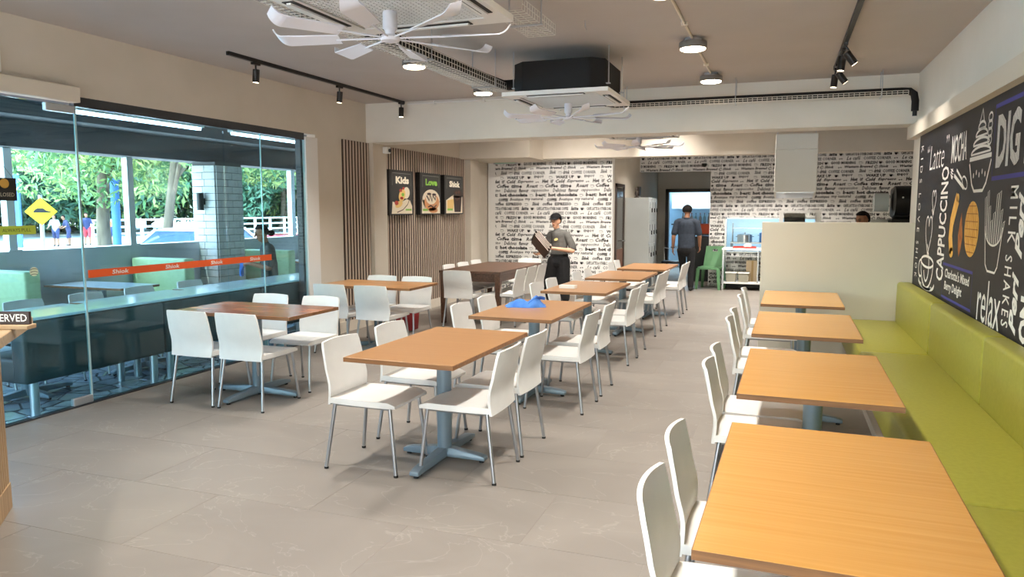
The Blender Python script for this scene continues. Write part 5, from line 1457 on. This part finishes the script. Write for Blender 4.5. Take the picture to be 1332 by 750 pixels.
def cap_hat(parent, c, f, u, sd, m_, k=1.0):
    m = MB()
    base = c + u*.066*k
    m.sheet(lambda a, b: base + (f*math.cos(a*6.2832)*1.06 + sd*math.sin(a*6.2832)*.92)*(.104*k*math.cos(b*R(88))) + u*(.085*k*math.sin(b*R(88))),
            lambda a, b: base + (f*math.cos(a*6.2832)*1.06 + sd*math.sin(a*6.2832)*.92)*(.098*k*math.cos(b*R(88))) + u*(.079*k*math.sin(b*R(88))), 28, 8)
    h = m.build('cap', m_, parent)
    b = MB()
    b.sheet(lambda a, v: base + (f*math.cos((a-.5)*2.2)*1.06 + sd*math.sin((a-.5)*2.2)*.92)*(.10*k) + f*(.062*k*v*math.cos((a-.5)*2.2)) - u*.022*k*v,
            lambda a, v: base + (f*math.cos((a-.5)*2.2)*1.06 + sd*math.sin((a-.5)*2.2)*.92)*(.10*k) + f*(.062*k*v*math.cos((a-.5)*2.2)) - u*(.022*k*v + .005), 14, 4)
    b.build('visor', m_, h)

# --- waitress with the menus (front of the lettered wall); x runs to the right of the picture, she faces -Y
wt = thing('person', 'person in charcoal tee and black cap carrying a stack of menus', 'person', (-3.66, 12.3, 0))
B = Body()
SK, TE, PA, SH = 0, 1, 2, 3
hc, hf, hu, hs = B.head((0, -.03, 1.395), (-.32, -1, -.05), SK, 1.0)
B.seg((.015, .0, 1.20), (.005, -.015, 1.33), .052, .047, SK)
B.seg((.04, .0, 1.17), (.05, .02, 1.00), .125, .122, TE, (1.15, .78))
B.seg((.05, .02, 1.02), (.05, .02, .82), .125, .135, TE, (1.15, .8))
B.seg((-.06, 0, 1.185), (.15, .0, 1.18), .06, .062, TE)
B.seg((-.10, .0, 1.17), (-.165, .0, 1.02), .062, .062, TE); B.seg((.19, .0, 1.165), (.275, .0, 1.00), .064, .068, TE); B.seg((.275, .0, 1.0), (.29, .0, .95), .068, .068, TE)
B.seg((-.165, .0, 1.02), (-.19, -.02, .90), .040, .038, SK); B.seg((-.19, -.02, .90), (-.245, -.20, .85), .037, .028, SK)
B.seg((.27, .0, .99), (.30, -.03, .895), .043, .040, SK); B.seg((.30, -.03, .895), (-.01, -.245, .945), .041, .028, SK)
B.hand((-.01, -.245, .945), (-1, -.12, .05), (0, .6, -.6), SK, .95, .75, -1)
B.hand((-.245, -.20, .85), (-.2, -.5, -.1), (.3, 0, 1), SK, .95, .5, 1)
B.seg((.05, .02, .80), (.04, .02, .68), .140, .165, PA, (1.12, .82))
B.seg((-.04, .02, .70), (-.12, .02, .40), .125, .125, PA); B.seg((-.12, .02, .40), (-.15, .03, .08), .125, .12, PA)
B.seg((.12, .02, .70), (.12, .02, .40), .125, .125, PA); B.seg((.12, .02, .40), (.12, .03, .08), .125, .12, PA)
for sx in (-.15, .12): B.seg((sx, .05, .035), (sx - .01, -.12, .03), .04, .034, SH)
B.build(wt, [M_skin, M_tee, M_pant, M_shoe], .0065)
face_bits(wt, hc, hf, hu, hs); hair_cap(wt, hc, hf, hu, hs); cap_hat(wt, hc, hf, hu, hs, M_capf)
MB().ball(tuple(hc - hf*.11 - hu*.01), .035, 12, 8).build('hair_bun', M_hair, wt)
q = MB(); disc(q, .03, 1.09, .035, .02, lambda a, b, c: (a, -.1165 - c, b), n=14, rot=20); q.build('chest_logo', mat('gold_logo', (214,190,120), .5), wt, fix=False)
MB().sheet(lambda a, b: Vector((.05 + .158*math.cos(a*6.2832), .02 + .118*math.sin(a*6.2832), .79 + .045*b)), lambda a, b: Vector((.05 + .148*math.cos(a*6.2832), .02 + .108*math.sin(a*6.2832), .79 + .045*b)), 28, 2).build('apron_band', M_pant, wt)
mm = [mat('menu_page', (196,180,160), .7), mat('menu_brown', (84,58,48), .4), mat('menu_black', (40,34,34), .4)]
nmn = ['front', 'second', 'third', 'fourth', 'rear']
nn_ = Vector((-.50, -.65, -.38)).normalized(); ll_ = Vector((.68, -.1, -.72)); ll_ = (ll_ - nn_*ll_.dot(nn_)).normalized(); ww_ = nn_.cross(ll_)
for k in range(5):
    t = thing('menu', f'large brown menu in the carried stack, {nmn[k]} one', 'menu', (0, 0, 0), 0, 'menus carried by the person in charcoal tee')
    c_ = Vector((-3.66, 12.3, 0)) + Vector((-.20, -.33, .985)) - nn_*(.0225*k) + ll_*(.014*(-1)**k - .008*k) + ww_*(.006*k)
    t.matrix_world = Matrix(((ww_.x, nn_.x, ll_.x, c_.x), (ww_.y, nn_.y, ll_.y, c_.y), (ww_.z, nn_.z, ll_.z, c_.z), (0, 0, 0, 1)))
    MB().box(-.125, .125, -.0105, -.0055, -.185, .185).box(-.125, .125, .0055, .0105, -.185, .185).box(-.125, -.122, -.0055, .0055, -.185, .185).build('cover', mm[1 + k % 2], t)
    MB().box(-.120, .120, -.005, .005, -.180, .180).build('pages', mm[0], t)

# --- man walking away
mn = thing('person', 'person in navy polo and black trousers walking away to the kitchen', 'person', (-1.76, 14.95, 0))
B = Body()
hc, hf, hu, hs = B.head((0, .03, 1.565), (.05, 1, -.12), SK, 1.0)
B.seg((0, 0, 1.36), (0, .02, 1.50), .058, .054, SK)
B.seg((0, 0, 1.31), (0, .01, 1.10), .145, .142, TE, (1.2, .78)); B.seg((0, .01, 1.10), (0, .0, .88), .142, .145, TE, (1.18, .82))
B.seg((-.15, 0, 1.36), (.15, 0, 1.36), .068, .068, TE)
B.seg((-.19, 0, 1.34), (-.235, -.02, 1.14), .066, .064, TE); B.seg((.19, 0, 1.34), (.235, .02, 1.14), .066, .064, TE)
B.seg((-.235, -.02, 1.13), (-.25, -.03, 1.06), .043, .041, SK); B.seg((-.25, -.03, 1.06), (-.265, .02, .84), .040, .028, SK)
B.seg((.235, .02, 1.13), (.25, .03, 1.06), .043, .041, SK); B.seg((.25, .03, 1.06), (.24, .16, .88), .040, .028, SK)
B.hand((-.265, .02, .84), (0, .1, -1), (1, .3, 0), SK, 1.0, .45, 1); B.hand((.24, .16, .88), (0, .4, -1), (-1, .2, 0), SK, 1.0, .45, -1)
B.seg((0, 0, .88), (0, 0, .80), .14, .142, PA, (1.12, .88))
B.seg((.09, 0, .80), (.10, -.02, .46), .092, .068, PA); B.seg((.10, -.02, .46), (.11, -.08, .09), .068, .056, PA)
B.seg((-.09, 0, .80), (-.09, .20, .50), .092, .068, PA); B.seg((-.09, .20, .50), (-.09, .30, .15), .068, .056, PA)
B.seg((.11, -.10, .045), (.12, .08, .035), .045, .036, SH); B.seg((-.09, .28, .09), (-.09, .46, .05), .045, .036, SH)
B.build(mn, [M_skin2, M_navy, M_pant, M_shoe], .008)
hair_cap(mn, hc, hf, hu, hs, 1.0); face_bits(mn, hc, hf, hu, hs)
MB().sheet(lambda a, b: Vector((.068*math.cos(a*6.2832), .008 + .066*math.sin(a*6.2832), 1.40 + .035*b)), lambda a, b: Vector((.061*math.cos(a*6.2832), .008 + .059*math.sin(a*6.2832), 1.40 + .035*b)), 24, 2).build('collar', M_navy, mn)
MB().tube([(-.265 + .034*math.cos(a*.5236), .02 + .034*math.sin(a*.5236), .85) for a in range(12)], .007, 6, closed=True).build('wristwatch', M_black, mn)

# --- waitress outside the glass
w2 = thing('person', 'person in dark shirt with hair bun standing behind the shopfront glass', 'person', (-6.82, 8.61, ZT), R(-40))
B = Body(); k = .95
hc, hf, hu, hs = B.head((0, -.06, 1.315), (-.1, -1, -.22), SK, .98)
B.seg((0, 0, 1.12), (0, -.03, 1.25), .05, .046, SK)
B.seg((0, .01, 1.08), (0, .03, .90), .13, .128, TE, (1.15, .8)); B.seg((0, .03, .90), (0, .03, .72), .128, .135, TE, (1.15, .85))
B.seg((-.13, .01, 1.10), (.13, .01, 1.10), .06, .06, TE)
for g in (-1, 1):
    B.seg((.165*g, .01, 1.09), (.215*g, .0, .90), .060, .058, TE)
    B.seg((.215*g, .0, .90), (.215*g, -.03, .84), .040, .038, SK); B.seg((.215*g, -.03, .84), (.10*g, -.24, .90), .037, .027, SK)
    B.hand((.10*g, -.24, .90), (-.8*g, -.5, .1), (0, .3, -1), SK, .95, .6, g)
B.seg((0, .03, .70), (0, .03, .60), .135, .145, PA, (1.1, .85))
for g in (-1, 1):
    B.seg((.085*g, .03, .62), (.09*g, .02, .36), .09, .068, PA); B.seg((.09*g, .02, .36), (.09*g, .03, .08), .066, .052, PA); B.seg((.09*g, .05, .04), (.10*g, -.11, .034), .04, .034, SH)
B.build(w2, [M_skin2, mat('dark_olive_tee', (58,62,60), .9), M_pant, M_shoe], .009)
face_bits(w2, hc, hf, hu, hs); hair_cap(w2, hc, hf, hu, hs)
MB().ball(tuple(hc - hf*.125 - hu*.02), (.05, .05, .045), 14, 8).build('hair_bun', M_hair, w2)
t = thing('cloth', 'blue cloth held by the person behind the shopfront glass', 'cloth', (-6.82, 8.61, ZT), R(-40))
MB().sheet(lambda u, v: (-.13 + .10*u + .01*math.sin(9*v), -.34 + .02*math.sin(7*u+5*v), .92 - .20*v), lambda u, v: (-.13 + .10*u + .01*math.sin(9*v), -.328 + .02*math.sin(7*u+5*v), .92 - .20*v), 8, 10).build('hanging_fold', M_cloth, t)

# --- cook behind the partition
ck = thing('person', 'person behind the partition, only hair and forehead showing', 'person', (1.02, 11.0, 0))
B = Body()
hc, hf, hu, hs = B.head((0, 0, 1.45), (-.7, -.7, -.1), SK, 1.0)
B.seg((0, 0, 1.25), (0, 0, 1.38), .055, .05, SK); B.seg((0, 0, 1.20), (0, 0, .80), .14, .14, TE, (1.2, .8)); B.seg((-.14, 0, 1.25), (.14, 0, 1.25), .065, .065, TE)
for g in (-1, 1):
    B.seg((.18*g, 0, 1.23), (.23*g, -.02, .98), .06, .05, TE); B.seg((.23*g, -.02, .98), (.19*g, -.2, .92), .038, .028, SK); B.hand((.19*g, -.2, .92), (-.2*g, -1, 0), (0, 0, -1), SK, 1, .5, g)
    B.seg((.09*g, 0, .80), (.09*g, 0, .42), .095, .068, PA); B.seg((.09*g, 0, .42), (.09*g, 0, .08), .066, .05, PA); B.seg((.09*g, .03, .04), (.09*g, -.13, .034), .04, .034, SH)
B.build(ck, [M_skin2, M_black, M_pant, M_shoe], .011); hair_cap(ck, hc, hf, hu, hs); face_bits(ck, hc, hf, hu, hs)

# --- players on the far court
def far_person(x, y, lb, shirt, shorts, lean=0.0, H=1.0, rz=0):
    t = thing('person', lb, 'person', (x, y, ZT - .12), R(rz))
    B = Body(); s_ = H
    hc, hf, hu, hs = B.head((0, -.05 - lean, 1.50*s_), (0, -1, -.1), SK, 1.0*s_)
    B.seg((0, -lean*.7, 1.30*s_), (0, -.02 - lean, 1.42*s_), .055*s_, .05*s_, SK); B.seg((0, -lean*.7, 1.26*s_), (0, 0, .88*s_), .14*s_, .13*s_, TE, (1.2, .8))
    for g in (-1, 1):
        B.seg((.15*g*s_, -lean*.7, 1.30*s_), (.24*g*s_, -.05 - lean*.6, 1.06*s_), .06*s_, .05*s_, TE); B.seg((.24*g*s_, -.05 - lean*.6, 1.06*s_), (.22*g*s_, -.25 - lean*.5, .95*s_), .038*s_, .03*s_, SK); B.hand((.22*g*s_, -.25 - lean*.5, .95*s_), (0, -1, -.2), (0, 0, -1), SK, s_, .4, g)
        B.seg((.09*g*s_, 0, .84*s_), (.11*g*s_, -.08*g, .46*s_), .10*s_, .075*s_, PA); B.seg((.11*g*s_, -.08*g, .46*s_), (.11*g*s_, -.05*g + .03, .08*s_), .06*s_, .045*s_, SK); B.seg((.11*g*s_, .05 - .05*g, .04*s_), (.11*g*s_, -.12 - .05*g, .035*s_), .04*s_, .035*s_, SH)
    B.build(t, [M_skin2, shirt, shorts, M_shoe], .022, smooth=2); hair_cap(t, hc, hf, hu, hs, s_)
m_dk = mat('dark_blue_jersey', (40,50,90), .8); m_or = mat('orange_jersey', (236,110,70), .8); m_rd = mat('red_shorts', (190,60,70), .8); m_wt = mat('pale_jersey', (170,180,200), .8); m_pk = mat('pink_top', (226,120,120), .8)
far_person(-33.0, 26.1, 'far player in pale jersey leftmost on the court', m_wt, m_dk, .1, .95, 30)
far_person(-32.9, 26.7, 'far player in dark blue jersey beside the pale one', m_dk, m_dk, .15, .92, -20)
far_person(-32.6, 27.5, 'far player in dark jersey and red shorts on the court', m_dk, m_rd, .1, 1.0, 40)
far_person(-31.8, 28.3, 'far player in orange jersey bending over', m_or, m_dk, .35, .98, -60)
far_person(-33.0, 36.6, 'far person in pink top behind the white fence', m_pk, m_dk, 0, .98, 20)
far_person(-32.6, 38.4, 'far person in pink top right of the other one by the fence', m_pk, m_rd, 0, .95, 60)
